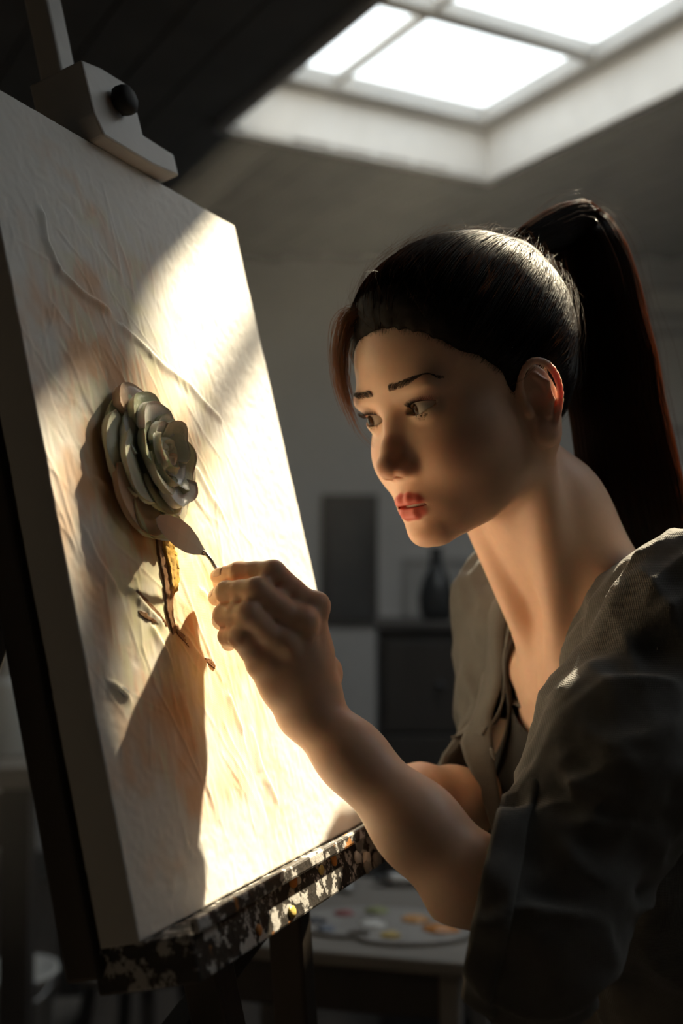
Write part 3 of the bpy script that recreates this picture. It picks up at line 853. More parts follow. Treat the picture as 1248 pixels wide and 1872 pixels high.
def face_detail(Q, d):
    # eye sockets
    d = smax(d, -ell(Q, (3.05, 9.75, -0.15), (1.9, 1.5, 1.05)), 1.1)
    # nose
    nose = chain(Q, [(0, 7.95, 0.9, .75), (0, 8.6, -1.0, .70), (0, 9.55, -2.6, .72), (0, 10.2, -3.75, .80)], .5)
    nose = smin(nose, ell(Q, (0, 10.35, -4.0), (.92, .82, .72)), .5)
    nose = smin(nose, ell(Q, (0, 9.2, -4.3), (1.3, 1.3, .8)), .6)
    nose = smin(nose, ell(Q, (1.22, 9.45, -4.45), (.58, .85, .6), rot_xyz(rz=22)), .35)
    d = smin(d, nose, .9)
    nostril = ell(Q, (.62, 9.75, -5.05), (.30, .52, .36), rot_xyz(rz=18, rx=-18))
    d = smax(d, -nostril, .16)
    # philtrum
    d = smax(d, -chain(Q, [(0, 9.75, -5.5, .22), (0, 10.05, -6.5, .26)]), .35)
    # lips
    up = chain(Q, [(0, 9.08, -6.97, .43), (.5, 9.10, -6.90, .44), (1.15, 8.85, -7.03, .38), (2.1, 8.05, -7.42, .16)], .3)
    lo_ = chain(Q, [(0, 8.92, -8.08, .50), (.65, 8.86, -8.06, .48), (1.3, 8.5, -7.93, .38), (2.05, 7.95, -7.58, .16)], .3)
    gap = chain(Q, [(0, 9.55, -7.50, .17), (.8, 9.4, -7.5, .16), (1.5, 8.85, -7.52, .11), (2.25, 8.05, -7.53, .05)], .1)
    gap2 = ell(Q, (0, 8.6, -7.5), (1.75, .85, .18))
    d = smax(d, -ell(Q, (0, 10.0, -9.05), (2.0, .9, .45)), .7)          # fold under the lip
    lips = smin(up, lo_, .10)
    d = smin(d, lips, .30)
    d = smax(d, -smin(gap, gap2, .1), .12)
    # eyelids
    ec = EYE_C
    fd = d; sel = (np.abs(Q[:, 0] - ec[0]) < 2.6) & (np.abs(Q[:, 2]) < 2.3)
    if not sel.any(): return fd
    Q = Q[sel]; d = fd[sel]
    lid = ell(Q, ec, (1.42, 1.36, 1.34))
    d = smin(d, lid, .55)
    R = rot_xyz(ry=-7)
    q = ((Q - ec.astype(Q.dtype)) @ R).astype(Q.dtype)
    x = q[:, 0]; z = q[:, 2]
    # almond opening: upper arc fuller than the lower one
    w = np.clip(1 - (x / 1.52) ** 2, 0, None)
    top = .60 * np.sqrt(w) * (1 - .06 * x) ; bot = -.40 * w
    op = np.maximum(z - top, bot - z)
    op = np.maximum(op, np.abs(x) - 1.5)
    op = np.maximum(op, 5.6 - Q[:, 1])
    op = np.maximum(op, q[:, 1] * -1 + .2)
    d = smax(d, -op, .07)
    # crease of the upper lid
    xs = np.linspace(-1.45, 1.6, 9)
    cr = []
    for s in xs:
        zz = .82 * math.sqrt(max(0, 1 - (s / 1.75) ** 2)) + .02
        yy = math.sqrt(max(.05, 1.40 ** 2 - s * s * .80 - zz * zz))
        cr.append((*(ec + R @ np.array([s, yy, zz])), .05 if abs(s) < 1.3 else .02))
    d = smax(d, -chain(Q, cr), .10)
    # keep room for the eyeball
    d = np.maximum(d, -(np.sqrt(((Q - ec) ** 2).sum(1)) - (EYE_R + .015)))
    fd[sel] = d
    d = fd
    return d


def lip_mask(P):
    Q = mir(P)
    up = chain(Q, [(0, 9.08, -6.97, .43), (.5, 9.10, -6.90, .44), (1.15, 8.85, -7.03, .38), (2.1, 8.05, -7.42, .16)], .3)
    lo_ = chain(Q, [(0, 8.92, -8.08, .50), (.65, 8.86, -8.06, .48), (1.3, 8.5, -7.93, .38), (2.05, 7.95, -7.58, .16)], .3)
    m = np.clip((0.17 - np.minimum(up, lo_)) / .13, 0, 1)
    return m * (Q[:, 1] > 7.6)


def to_surface(f, P, it=6, eps=0.02):
    P = np.array(P, float)
    for _ in range(it):
        d = f(P)
        g = np.stack([f(P + np.eye(3)[k] * eps) - d for k in range(3)], 1) / eps
        g /= np.linalg.norm(g, axis=1, keepdims=True) + 1e-9
        P = P - g * d[:, None]
    return P, g


def brow_strands(side):
    r = np.random.default_rng(11)
    n = 420
    t = r.random(n) ** .9
    x = .95 + t * 4.7
    zc = np.interp(t, [0, .3, .55, .8, 1], [2.12, 2.20, 2.24, 2.16, 1.98])
    hw = np.interp(t, [0, .15, .6, 1], [.22, .29, .25, .13])
    v = r.uniform(-1, 1, n)
    z = zc + hw * v
    P, g = to_surface(head_sdf, np.stack([x, np.full(n, 9.0) - .10 * x * x * .6, z], 1))
    ln = np.interp(t, [0, .5, 1], [.5, .62, .45]) * r.uniform(.7, 1.1, n)
    ang = np.interp(t, [0, .2, 1], [1.0, .40, -.15]) - v * .35 + r.normal(0, .12, n)
    dirv = np.stack([np.cos(ang), np.zeros(n), np.sin(ang)], 1)
    dirv -= g * (dirv * g).sum(1, keepdims=True)
    s = np.linspace(0, 1, 4)[None, :, None]
    path = P[:, None] + dirv[:, None] * s * ln[:, None, None] + g[:, None] * (.02 + .05 * np.sin(s * 2.6))
    rad = .0125 * (1 - .75 * np.linspace(0, 1, 4))[None] * np.ones((n, 1))
    path = path * np.array([side, 1, 1])
    return path, rad


def lash_strands(side):
    R = rot_xyz(ry=-7)
    out = []
    r = np.random.default_rng(5)
    for s in np.linspace(-1.3, 1.42, 60):
        w = max(0, 1 - (s / 1.52) ** 2)
        top = .60 * math.sqrt(w) * (1 - .06 * s)
        yy = math.sqrt(max(.05, 1.36 ** 2 - (s * .95) ** 2 - top ** 2))
        p = np.array([s, yy, top - .01])
        L = .42 + .22 * (s + 1.3) / 2.7 + r.normal(0, .04)
        fan = .55 * s / 1.4
        a = [p, p + np.array([fan * .35 * L, .55 * L, .02 * L]), p + np.array([fan * .7 * L, .85 * L, .28 * L]), p + np.array([fan * L, .95 * L, .62 * L])]
        out.append(np.array([EYE_C + R @ q for q in a]))
    path = np.array(out) * np.array([side, 1, 1])
    rad = np.array([.022, .018, .012, .004])[None] * np.ones((len(out), 1))
    return path, rad


def eyeball(side, gaze):
    """verts (cm, head frame), quads, colours"""
    nu, nv = 72, 56
    th = np.linspace(0, np.pi, nv) ** 1.0
    th = np.pi * (np.linspace(0, 1, nv) ** 1.5)
    ph = np.linspace(0, 2 * np.pi, nu, endpoint=False)
    T, Ph = np.meshgrid(th, ph, indexing='ij')
    rr = EYE_R + .055 * np.clip(1 - (T / .52) ** 2, 0, 1)
    L = np.stack([rr * np.sin(T) * np.cos(Ph), rr * np.cos(T), rr * np.sin(T) * np.sin(Ph)], -1).reshape(-1, 3)
    y = norm(gaze); x = norm(np.cross(y, [0, 0, 1.])); z = np.cross(x, y)
    V = L @ np.stack([x, y, z]) + EYE_C * np.array([side, 1, 1])
    idx = np.arange(nu * nv).reshape(nv, nu); j = np.roll(idx, -1, 1)
    F = np.stack([idx[:-1], j[:-1], j[1:], idx[1:]], -1).reshape(-1, 4)
    t = T.ravel(); p = Ph.ravel()
    scl = np.array([.66, .62, .58]); iris = np.array([.085, .030, .010]); edge = np.array([.035, .015, .008]); pup = np.array([.004, .003, .003])
    fib = .75 + .35 * np.sin(p * 36) * np.sin(p * 11 + 1)
    c = scl[None] * np.ones((len(t), 1))
    ri = .49
    mix = lambda a, b, m: a * (1 - m[:, None]) + b * m[:, None]
    c = mix(c, edge[None] * np.ones((len(t), 1)), np.clip((ri + .03 - t) / .05, 0, 1))
    c = mix(c, iris[None] * fib[:, None], np.clip((ri - .06 - t) / .09, 0, 1))
    c = mix(c, pup[None] * np.ones((len(t), 1)), np.clip((.21 - t) / .04, 0, 1))
    return V, F, c


def teeth_mesh():
    xs = np.linspace(-1.9, 1.9, 60); zs = np.linspace(-7.2, -7.62, 8)
    V = []
    for x in xs:
        y = 8.55 - .20 * x * x - .06 * abs(math.sin(x * math.pi / .78)) ** -0 * 0
        g = .06 * (abs(math.cos(x * math.pi / .78)) < .12)
        for z in zs: V.append((x, y - g - .05 * ((z + 7.4) / .2) ** 2 * 0, z))
    V = np.array(V); n = len(zs)
    F = [(i * n + j, (i + 1) * n + j, (i + 1) * n + j + 1, i * n + j + 1) for i in range(len(xs) - 1) for j in range(n - 1)]
    return V, np.array(F)
# ------------------------------------------------------------------ the painter
HEAD_M = np.array([[-0.58049343, -0.78048758, -0.23209163], [0.81224477, -0.57509842, -0.09757172], [-0.05732201, -0.24515495, 0.96778781]])
HEAD_C = np.array([0.10793299, 0.98147355, 1.48884815])


def H(p):
    return HEAD_C + (np.asarray(p, float) / 100) @ HEAD_M.T


def Hinv(P):
    return ((P - HEAD_C.astype(P.dtype)) @ HEAD_M.astype(P.dtype)) * 100


# joints
SH_L, SH_R = px(1262, 1128, .92), px(950, 1105, 1.20)
EL_L, WR_L = px(978, 1738, .80), px(566, 1302, .885)
EL_R, WR_R = px(985, 1482, 1.16), px(768, 1447, 1.04)
NECK0 = H((0, -3.1, -6.0)); NECK1 = px(1092, 1120, 1.05)
PELV = px(1330, 2050, 1.13)
T_UP = norm(NECK1 - PELV)
T_R = SH_R - SH_L; T_R = norm(T_R - T_UP * (T_R @ T_UP)); T_F = np.cross(T_UP, T_R)
T_M = np.stack([T_R, T_F, T_UP], 1)           # columns


def Tp(p):
    return NECK1 + T_M @ np.asarray(p, float)


def Tinv(P):
    return (P - NECK1.astype(P.dtype)) @ T_M.astype(P.dtype)


def R4(p, r):
    return (*p, r)


def torso_core(P, o=0.0):
    L = Tinv(P)
    d = ell(L, (0, .000, -.175), (.145 + o, .098 + o, .19 + o))
    d = smin(d, ell(L, (0, -.005, -.37), (.122 + o, .090 + o, .16 + o)), .06)
    d = smin(d, ell(L, (0, -.015, -.53), (.165 + o, .115 + o, .14 + o)), .08)
    M = L.copy(); M[:, 0] = np.abs(M[:, 0])
    d = smin(d, ell(M, (.072, .085, -.20), (.058 + o, .048 + o, .058 + o)), .05)
    a = Tinv(SH_L[None])[0]; b = Tinv(SH_R[None])[0]
    d = smin(d, rcone(L, a, (0, -.015, -.045), .044 + o, .050 + o), .05)
    d = smin(d, rcone(L, b, (0, -.015, -.045), .044 + o, .050 + o), .05)
    return d


def neck_sdf(P):
    d = rcone(P, NECK0, NECK1, .0435, .047)
    nf = norm(NECK1 - NECK0)
    # trapezius, neck muscles, collar bones
    a, b = SH_L, SH_R
    d = smin(d, rcone(P, NECK0 + .35 * (NECK1 - NECK0) - T_F * .018, .45 * a + .55 * NECK1 + T_UP * .006, .030, .024), .04)
    d = smin(d, rcone(P, NECK0 + .35 * (NECK1 - NECK0) - T_F * .018, .45 * b + .55 * NECK1 + T_UP * .006, .030, .024), .04)
    notch = Tp((0, .062, -.052))
    for s in (-1, 1):
        d = smin(d, rcone(P, H((s * 5.6, -1.5, -4.5)), notch + T_R * s * .016, .013, .009), .022)
        d = smin(d, chain(P, [R4(notch + T_R * s * .02, .0085), R4(Tp((s * .085, .058, -.040)), .0075), R4(Tp((s * .15, .01, -.022)), .008)]), .022)
    d = smax(d, -rcone(P, notch + T_F * .014 + T_UP * .006, notch + T_F * .014 + T_UP * .02, .011, .006), .014)
    return d


def arm_l(P):
    d = chain(P, [R4(SH_L, .047), R4(.5 * SH_L + .5 * EL_L, .043), R4(EL_L, .036)], .02)
    v = WR_L - EL_L
    d2 = chain(P, [R4(EL_L, .032), R4(EL_L + .22 * v, .0335), R4(EL_L + .5 * v, .0285), R4(EL_L + .8 * v, .0230), R4(WR_L, .0216)], .02)
    # bump of the wrist bone on the upper edge
    d2 = smin(d2, ell(P, px(594, 1262, .882), (.009, .009, .009)), .012)
    return smin(d, d2, .02)


def arm_r(P):
    d = chain(P, [R4(SH_R, .047), R4(.5 * SH_R + .5 * EL_R, .043), R4(EL_R, .037)], .02)
    v = WR_R - EL_R
    d2 = chain(P, [R4(EL_R, .034), R4(EL_R + .3 * v, .033), R4(EL_R + .75 * v, .0245), R4(WR_R, .021)], .02)
    d = smin(d, d2, .02)
    # relaxed right hand, hidden behind the left forearm
    pal = px(735, 1462, 1.02)
    d = smin(d, rcone(P, WR_R, pal, .022, .030), .02)
    for k, (dx, dy, dd) in enumerate([(-52, 6, -.01), (-50, 22, 0.005), (-44, 38, .015), (-34, 50, .025)]):
        k0 = pal + (px(735 + dx * .4, 1462 + dy * .9, 1.02 + dd) - pal)
        k1 = px(735 + dx * .95, 1462 + dy * 1.15, 1.015 + dd * 1.3); k2 = px(735 + dx * .9, 1468 + dy * 1.7, 1.01 + dd * 1.5)
        d = smin(d, chain(P, [R4(k0, .011), R4(k1, .0085), R4(k2, .0068)]), .006)
    d = smin(d, chain(P, [R4(WR_R, .014), R4(px(725, 1445, 1.05), .012), R4(px(695, 1458, 1.05), .008)]), .008)
    return d


# left hand: knuckle, middle joint, end joint, tip  (pixel, pixel, depth)
HAND = {
    'index': [(570, 1113, .884), (499, 1047, .868), (437, 1046, .884), (399, 1054, .899)],
    'middle': [(547, 1142, .868), (470, 1080, .852), (414, 1083, .872), (396, 1092, .891)],
    'ring': [(512, 1180, .862), (455, 1124, .844), (410, 1124, .866), (403, 1136, .886)],
    'little': [(478, 1214, .864), (440, 1165, .848), (417, 1163, .867), (418, 1176, .884)],
}
FR = {'index': (.0114, .0096, .0082, .0064), 'middle': (.0118, .0102, .0088, .0068), 'ring': (.0116, .0099, .0086, .0066), 'little': (.0106, .0088, .0077, .0060)}
THUMB = [(585, 1232, .905, .0165), (528, 1150, .925, .0125), (455, 1092, .922, .0108), (408, 1066, .912, .0085)]


def hand_l(P):
    d = None
    for k, pts in HAND.items():
        K = px(*pts[0]); r = FR[k]
        e = rcone(P, WR_L + .12 * (K - WR_L), K, .0165, .0118)
        d = e if d is None else smin(d, e, .016)
    K = [px(*HAND[k][0]) for k in HAND]
    for a, b in zip(K[:-1], K[1:]):
        d = smin(d, rcone(P, .55 * a + .45 * WR_L, .55 * b + .45 * WR_L, .0135, .0135), .016)
    th = [px(*q[:3]) for q in THUMB]
    d = smin(d, chain(P, [R4(WR_L, .018), R4(th[0], .0165), R4(th[1], .0128)], .006), .012)
    # tendons over the back of the hand
    for kk in ('index', 'middle', 'ring', 'little'):
        a = px(*HAND[kk][0]); o_ = np.array([.004, -.0075, .004])
        d = smin(d, chain(P, [R4(a + o_, .0045), R4(.55 * a + .45 * WR_L + o_ * 1.25, .0036), R4(.2 * a + .8 * WR_L + o_ * 1.3, .003)]), .007)
    # knuckles
    for a in K: d = smin(d, ell(P, a + (np.array([.004, -.004, .003])), (.0095, .0095, .0095)), .008)
    tips = chain(P, [R4(th[1], .0128), R4(th[2], .0108), R4(th[3], .0085)], .003)
    d = smin(d, tips, .006)
    for k, pts in HAND.items():
        q = [px(*a) for a in pts]; r = FR[k]
        e = chain(P, [R4(q[0], r[0]), R4(.5 * q[0] + .5 * q[1], r[1] * .98), R4(q[1], r[1]), R4(.5 * q[1] + .5 * q[2], r[2] * 1.0), R4(q[2], r[2]), R4(q[3], r[3])], .0022)
        d = smin(d, e, .0035)
    # unseen filler in the palm hollow, added to block light slits in the shadow
    d = smin(d, rcone(P, px(530, 1150, .915), px(520, 1145, .880), .016, .016), .008)
    d = smin(d, rcone(P, px(478, 1118, .905), px(490, 1128, .872), .012, .012), .006)
    d = smin(d, rcone(P, px(448, 1120, .900), px(470, 1150, .885), .010, .012), .006)
    # webs added between fingers to close light slits in the hand's shadow
    ks = list(HAND)
    for i in range(3):
        A_ = [px(*a) for a in HAND[ks[i]]]; B_ = [px(*a) for a in HAND[ks[i + 1]]]
        for t in (.3, .65, 1.0):
            d = smin(d, rcone(P, (1 - t) * A_[0] + t * A_[1], (1 - t) * B_[0] + t * B_[1], .0072 - .0015 * t, .0072 - .0015 * t), .004)
        m0, m1 = (A_[1] + A_[2]) / 2, (B_[1] + B_[2]) / 2
        if i > 0: d = smin(d, rcone(P, m0, m1, .0052, .0052), .0035)
    return d


def body_all(P, parts):
    d = np.full(len(P), 1.0, P.dtype)
    if 'head' in parts: d = np.minimum(d, head_sdf(Hinv(P)) / 100)
    if 'neck' in parts:
        n = neck_sdf(P)
        d = smin(d, n, .022)
    if 'torso' in parts: d = smin(d, torso_core(P), .03)
    if 'arm_l' in parts: d = smin(d, arm_l(P), .02)
    if 'hand_l' in parts: d = smin(d, hand_l(P), .012)
    if 'arm_r' in parts: d = smin(d, arm_r(P), .02)
    return d


def bbox(pts, m):
    A = np.array(pts); return A.min(0) - m, A.max(0) + m


def skin_colors(V):
    L = Hinv(V)
    base = np.array([.83, .55, .40])
    n = vnoise(L * .9)[:, None] * .03 + vnoise(L * 3.1)[:, None] * .02
    c = base[None] * (1 + n)
    Q = mir(L)
    near = (np.abs(Q).max(1) < 14)
    lm = np.where(near, lip_mask(L), 0)[:, None]
    blush = np.exp(-(((Q - np.array([4.0, 6.5, -3.2])) / np.array([2.2, 2.5, 1.6])) ** 2).sum(1))[:, None] * .5
    nose = np.exp(-(((Q - np.array([0, 10.6, -4.1])) / np.array([1.2, 1.2, 1.0])) ** 2).sum(1))[:, None] * .35
    ear = np.exp(-(((Q - np.array([7.6, -1.5, -1.8])) / np.array([1.2, 2.2, 3.2])) ** 2).sum(1))[:, None] * .45
    red = np.clip(blush + nose + ear, 0, 1)
    c = c * (1 - red) + np.array([.64, .27, .20]) * red
    lid = np.exp(-(((Q - np.array([3.2, 8.4, .5])) / np.array([1.7, 1.2, .55])) ** 2).sum(1))[:, None] * .45
    c = c * (1 - lid) + np.array([.42, .20, .15]) * lid
    c = c * (1 - lm) + np.array([.70, .17, .135]) * lm
    # inside of the mouth
    ins = ((np.abs(L[:, 0]) < 2.1) & (np.abs(L[:, 2] + 7.5) < .3) & (L[:, 1] < 8.35 - .22 * L[:, 0] ** 2) & (L[:, 1] > 6.5) & near)[:, None]
    c = np.where(ins & (np.abs(L[:, 0]) < 1.7)[:, None], np.array([.16, .03, .03]), c)
    return c


def skin_material():
    m, nt, b, out = new_mat('skin')
    a = nd(nt, 'ShaderNodeVertexColor', layer_name='col')
    nt.links.new(a.outputs['Color'], b.inputs['Base Color'])
    b.inputs['Roughness'].default_value = .46
    b.inputs['Specular IOR Level'].default_value = .42
    b.inputs['Subsurface Weight'].default_value = .35
    b.inputs['Subsurface Radius'].default_value = (1.0, .36, .18)
    b.inputs['Subsurface Scale'].default_value = .007
    tc = nd(nt, 'ShaderNodeTexCoord')
    n = nd(nt, 'ShaderNodeTexNoise', Scale=900.0, Detail=3.0)
    nt.links.new(tc.outputs['Object'], n.inputs['Vector'])
    bp = nd(nt, 'ShaderNodeBump', Strength=.12, Distance=.0006)
    nt.links.new(n.outputs['Fac'], bp.inputs['Height']); nt.links.new(bp.outputs['Normal'], b.inputs['Normal'])
    return m


def build_body():
    VS, FS, k = [], [], 0
    zones = [
        (('head', 'neck', 'torso'), H((0, 0, 0)) - np.array([.17, .17, .30]), H((0, 0, 0)) + np.array([.22, .17, .16]), .00135),
        (('arm_l', 'hand_l'), *bbox([px(380, 1010, .93), px(380, 1230, .83), px(900, 1560, .78), px(640, 1250, .94), px(900, 1600, .88)], .012), .00115),
        (('arm_r',), *bbox([px(640, 1380, 1.08), px(640, 1560, .98), px(1000, 1500, 1.22), px(1000, 1380, 1.12)], .01), .0022),
        (('torso', 'arm_l', 'arm_r', 'neck'), *bbox([SH_L, SH_R, PELV, EL_L, EL_R], .13), .008),
    ]
    for parts, lo, hi, h in zones:
        t0_ = time.time()
        V, F = surface_nets(lambda P: body_all(P, parts), lo, hi, h)
        if h > .005:
            # drop what the finer zones carry
            z = Tinv(V)
            keepv = (z[:, 2] < -.10) | (np.abs(z[:, 0]) > .12)
            keepv &= ~(np.minimum(rcone(V, WR_L, .9 * EL_L + .1 * WR_L, .055, .055), rcone(V, WR_R, .75 * EL_R + .25 * WR_R, .055, .055)) < 0)
            keepv &= ~((np.linalg.norm(V - HEAD_C, axis=1) < .2))
            F = F[keepv[F].all(1)]
        VS.append(V); FS.append(F + k); k += len(V)
    V = np.vstack(VS); F = np.vstack(FS)
    used = np.zeros(len(V), bool); used[F.ravel()] = True
    remap = np.cumsum(used) - 1
    V = V[used]; F = remap[F]
    return V, F


V_, F_ = build_body()
M_SKIN = skin_material()
person = mesh_obj('person', V_, F_, M_SKIN, colors=skin_colors(V_))
tag(person, 'woman with dark ponytail leaning in to paint with a knife', 'person')

# fingernails of the hand at the canvas
M_NAIL = mat_plain('nail', (.78, .52, .44), .25)
for kk, pts in HAND.items():
    q = [px(*a) for a in pts]; dd = norm(q[3] - q[2]); md = norm(q[2] - q[1])
    dors = q[1] - (q[0] + q[2]) / 2; dors = norm(dors - dd * (dors @ dd)); sdv = np.cross(dd, dors)
    r_ = FR[kk][3]; ctr = q[2] + (q[3] - q[2]) * .78
    Vn, Fn = [], []
    for i in range(7):
        for j in range(7):
            u = (i / 6 - .5) * 2; v = (j / 6 - .5) * 2
            wdt = .80 * (1 - .25 * max(0, v) ** 3 - .12 * max(0, -v) ** 3); an_ = u * 1.05 * wdt
            rr_ = r_ * 1.10 * (1 - .12 * max(0, v) ** 2)
            Vn.append(ctr + dd * v * r_ * .85 + (dors * math.cos(an_) + sdv * math.sin(an_)) * rr_)
    for i in range(6):
        for j in range(6): Fn.append((i * 7 + j, (i + 1) * 7 + j, (i + 1) * 7 + j + 1, i * 7 + j + 1))
    on = mesh_obj('fingernail', Vn, Fn, M_NAIL, person)
    mm_ = on.modifiers.new('thickness', 'SOLIDIFY'); mm_.thickness = .0006; mm_.offset = 0
# eyes
m_eye, nt_, b_, _ = new_mat('eye')
a_ = nd(nt_, 'ShaderNodeVertexColor', layer_name='col')
nt_.links.new(a_.outputs['Color'], b_.inputs['Base Color'])
b_.inputs['Roughness'].default_value = .06; b_.inputs['Specular IOR Level'].default_value = .10; b_.inputs['Coat Weight'].default_value = .08; b_.inputs['Coat Roughness'].default_value = .03
M_LASH = mat_plain('lash', (.012, .008, .006), .5)
M_BROW = mat_plain('brow', (.030, .017, .011), .6)
M_TEETH = mat_plain('teeth', (.75, .70, .62), .25)
GAZE_AT = px(300, 880, .90)
for s in (-1, 1):
    e_w = H(EYE_C * np.array([s, 1, 1]))
    g = (GAZE_AT - e_w) @ HEAD_M
    g = norm(g); g = norm(g * np.array([.8, 1, .8]) + np.array([0, .25, .0]))
    v, f, c = eyeball(s, g)
    o = mesh_obj('eye', H(v), f, m_eye, person, colors=c); o['label'] = 'brown eye looking at the canvas'
    P, r = brow_strands(s); v, f = tubes(P, r, 3); mesh_obj('eyebrow', H(v), f, M_BROW, person)
    P, r = lash_strands(s); v, f = tubes(P, r, 4); mesh_obj('eyelashes', H(v), f, M_LASH, person)
v, f = teeth_mesh(); mesh_obj('teeth', H(v), f, M_TEETH, person)
# ------------------------------------------------------------------ hair (head frame, cm)
HC0 = np.array([0, -1.0, 3.4])
_nt, _np = 90, 160
_th = np.linspace(0.001, np.pi - .001, _nt); _ph = np.linspace(0, 2 * np.pi, _np, endpoint=False)


def dir_of(th, ph):
    return np.stack([np.sin(th) * np.sin(ph), np.sin(th) * np.cos(ph), np.cos(th)], -1)      # ph 0 = front, +x = subject's right


def scalp_table():
    T, Ph = np.meshgrid(_th, _ph, indexing='ij')
    D = dir_of(T.ravel(), Ph.ravel())
    lo, hi = np.full(len(D), 4.0), np.full(len(D), 17.0)
    for _ in range(14):
        m = (lo + hi) / 2
        ins = head_sdf((HC0 + D * m[:, None]).astype(np.float32), ear=False) < 0
        lo = np.where(ins, m, lo); hi = np.where(ins, hi, m)
    return ((lo + hi) / 2).reshape(_nt, _np)


SCALP = scalp_table()


def scalp_r(D):
    th = np.arccos(np.clip(D[..., 2], -1, 1)); ph = np.arctan2(D[..., 0], D[..., 1]) % (2 * np.pi)
    a = np.clip(th / (np.pi) * (_nt - 1), 0, _nt - 1.001); b = ph / (2 * np.pi) * _np
    i = a.astype(int); j = b.astype(int) % _np; fa = a - i; fb = b - np.floor(b); j2 = (j + 1) % _np
    return (SCALP[i, j] * (1 - fb) + SCALP[i, j2] * fb) * (1 - fa) + (SCALP[i + 1, j] * (1 - fb) + SCALP[i + 1, j2] * fb) * fa


def hairline(P):
    """height above the hairline"""
    phi = np.arctan2(np.abs(P[..., 0]), P[..., 1] + 1.0)
    zf = np.interp(phi, [0, .25, .5, .72, .95, 1.12, 1.22, 1.34, 1.46, 1.62, 1.8, 1.98, 2.3, 2.7, 3.15], [6.9, 6.7, 5.6, 3.9, 2.5, 1.2, -.6, -1.0, 1.0, 1.7, 1.0, -2.2, -5.2, -6.6, -6.9])
    return P[..., 2] - zf


def hair_vol(D):
    """hair thickness over the scalp"""
    top = np.clip((D[..., 2] + .15) / .9, 0, 1)
    back = np.clip(-D[..., 1], 0, 1)
    return .75 + .95 * top + .55 * back * top


T_LOC = np.array([0, -10.9, 12.0]); T_DIR = norm(T_LOC - HC0)


def cap_mesh():
    T, Ph = np.meshgrid(np.linspace(0.001, np.pi * .88, 150), np.linspace(0, 2 * np.pi, 260, endpoint=False), indexing='ij')
    D = dir_of(T, Ph)
    R = scalp_r(D)
    P = HC0 + D * R[..., None]
    h = hairline(P)
    h = h + .22 * vnoise((P * 1.1).reshape(-1, 3)).reshape(h.shape) + .10 * vnoise((P * 3.3).reshape(-1, 3)).reshape(h.shape)
    sm = np.clip((h + .15) / 2.6, 0, 1) ** .62
    o = -.28 + (.28 + hair_vol(D) - .22) * sm
    # swell towards the tie
    c = (D @ T_DIR); o = o + 1.6 * np.clip((c - .86) / .14, 0, 1) ** 1.5
    P = HC0 + D * (R + o)[..., None]
    keep = h > -.5
    nt_, np_ = T.shape
    idx = np.arange(nt_ * np_).reshape(nt_, np_); j = np.roll(idx, -1, 1)
    F = np.stack([idx[:-1], idx[1:], j[1:], j[:-1]], -1).reshape(-1, 4)
    kf = keep.ravel()[F].all(1)
    F = F[kf]
    used = np.unique(F); rm = np.full(nt_ * np_, -1); rm[used] = np.arange(len(used))
    return P.reshape(-1, 3)[used], rm[F]


def slerp(a, b, t):
    w = np.arccos(np.clip((a * b).sum(-1, keepdims=True), -1, 1)); s = np.sin(w) + 1e-9
    return (np.sin((1 - t) * w) * a + np.sin(t * w) * b) / s


def scalp_strands(n, rng, seg=18, lift=.0, lift_rand=.28, tmax=1.0):
    D = rng.normal(size=(n * 4, 3)); D /= np.linalg.norm(D, axis=1, keepdims=True)
    P = HC0 + D * scalp_r(D)[:, None]
    h = hairline(P)
    ok = h > rng.uniform(-.15, .35, len(h))
    ok &= (D @ T_DIR) < .97
    # more roots along the hairline
    wgt = np.where(h < 1.2, 1.0, .5)
    ok &= rng.random(len(h)) < wgt
    D = D[ok][:n]; h = h[ok][:n]; n = len(D)
    t = np.linspace(0, tmax, seg)[None, :, None]
    # let the sides sag on their way back
    side = np.clip(np.abs(D[:, 0]) - .25, 0, 1)[:, None, None]
    G = slerp(D[:, None], T_DIR[None, None], t)
    G = G + np.array([0, 0, -1.0]) * .16 * side * np.sin(np.pi * np.clip(t * 1.15, 0, 1))
    G /= np.linalg.norm(G, axis=2, keepdims=True)
    R = scalp_r(G)
    hh = hairline(HC0 + G * R[..., None])
    rise = np.clip(t[..., 0] / .16, 0, 1); rise = np.minimum(np.sqrt(rise), 1)
    vol = hair_vol(G) * np.sqrt(np.clip(np.maximum(hh, .25) / 2.4, .15, 1))
    rn = rng.random((n, 1)) ** 1.2
    off = .04 + (vol + lift + lift_rand * rn - .12) * np.maximum(rise, np.clip(h / 3.0, 0, 1)[:, None] * .6)
    W = HC0 + G * (R + off)[..., None]
    e = np.clip((t - .74) / .26, 0, 1); e = e * e * (3 - 2 * e)
    jit = rng.normal(size=(n, 1, 3)) * .42
    W = W * (1 - e) + (T_LOC + jit - T_DIR * .3) * e
    wav = np.stack([vnoise((W * .55 + k * 9.1).reshape(-1, 3)).reshape(n, seg) for k in range(3)], -1)
    return W + wav * .07


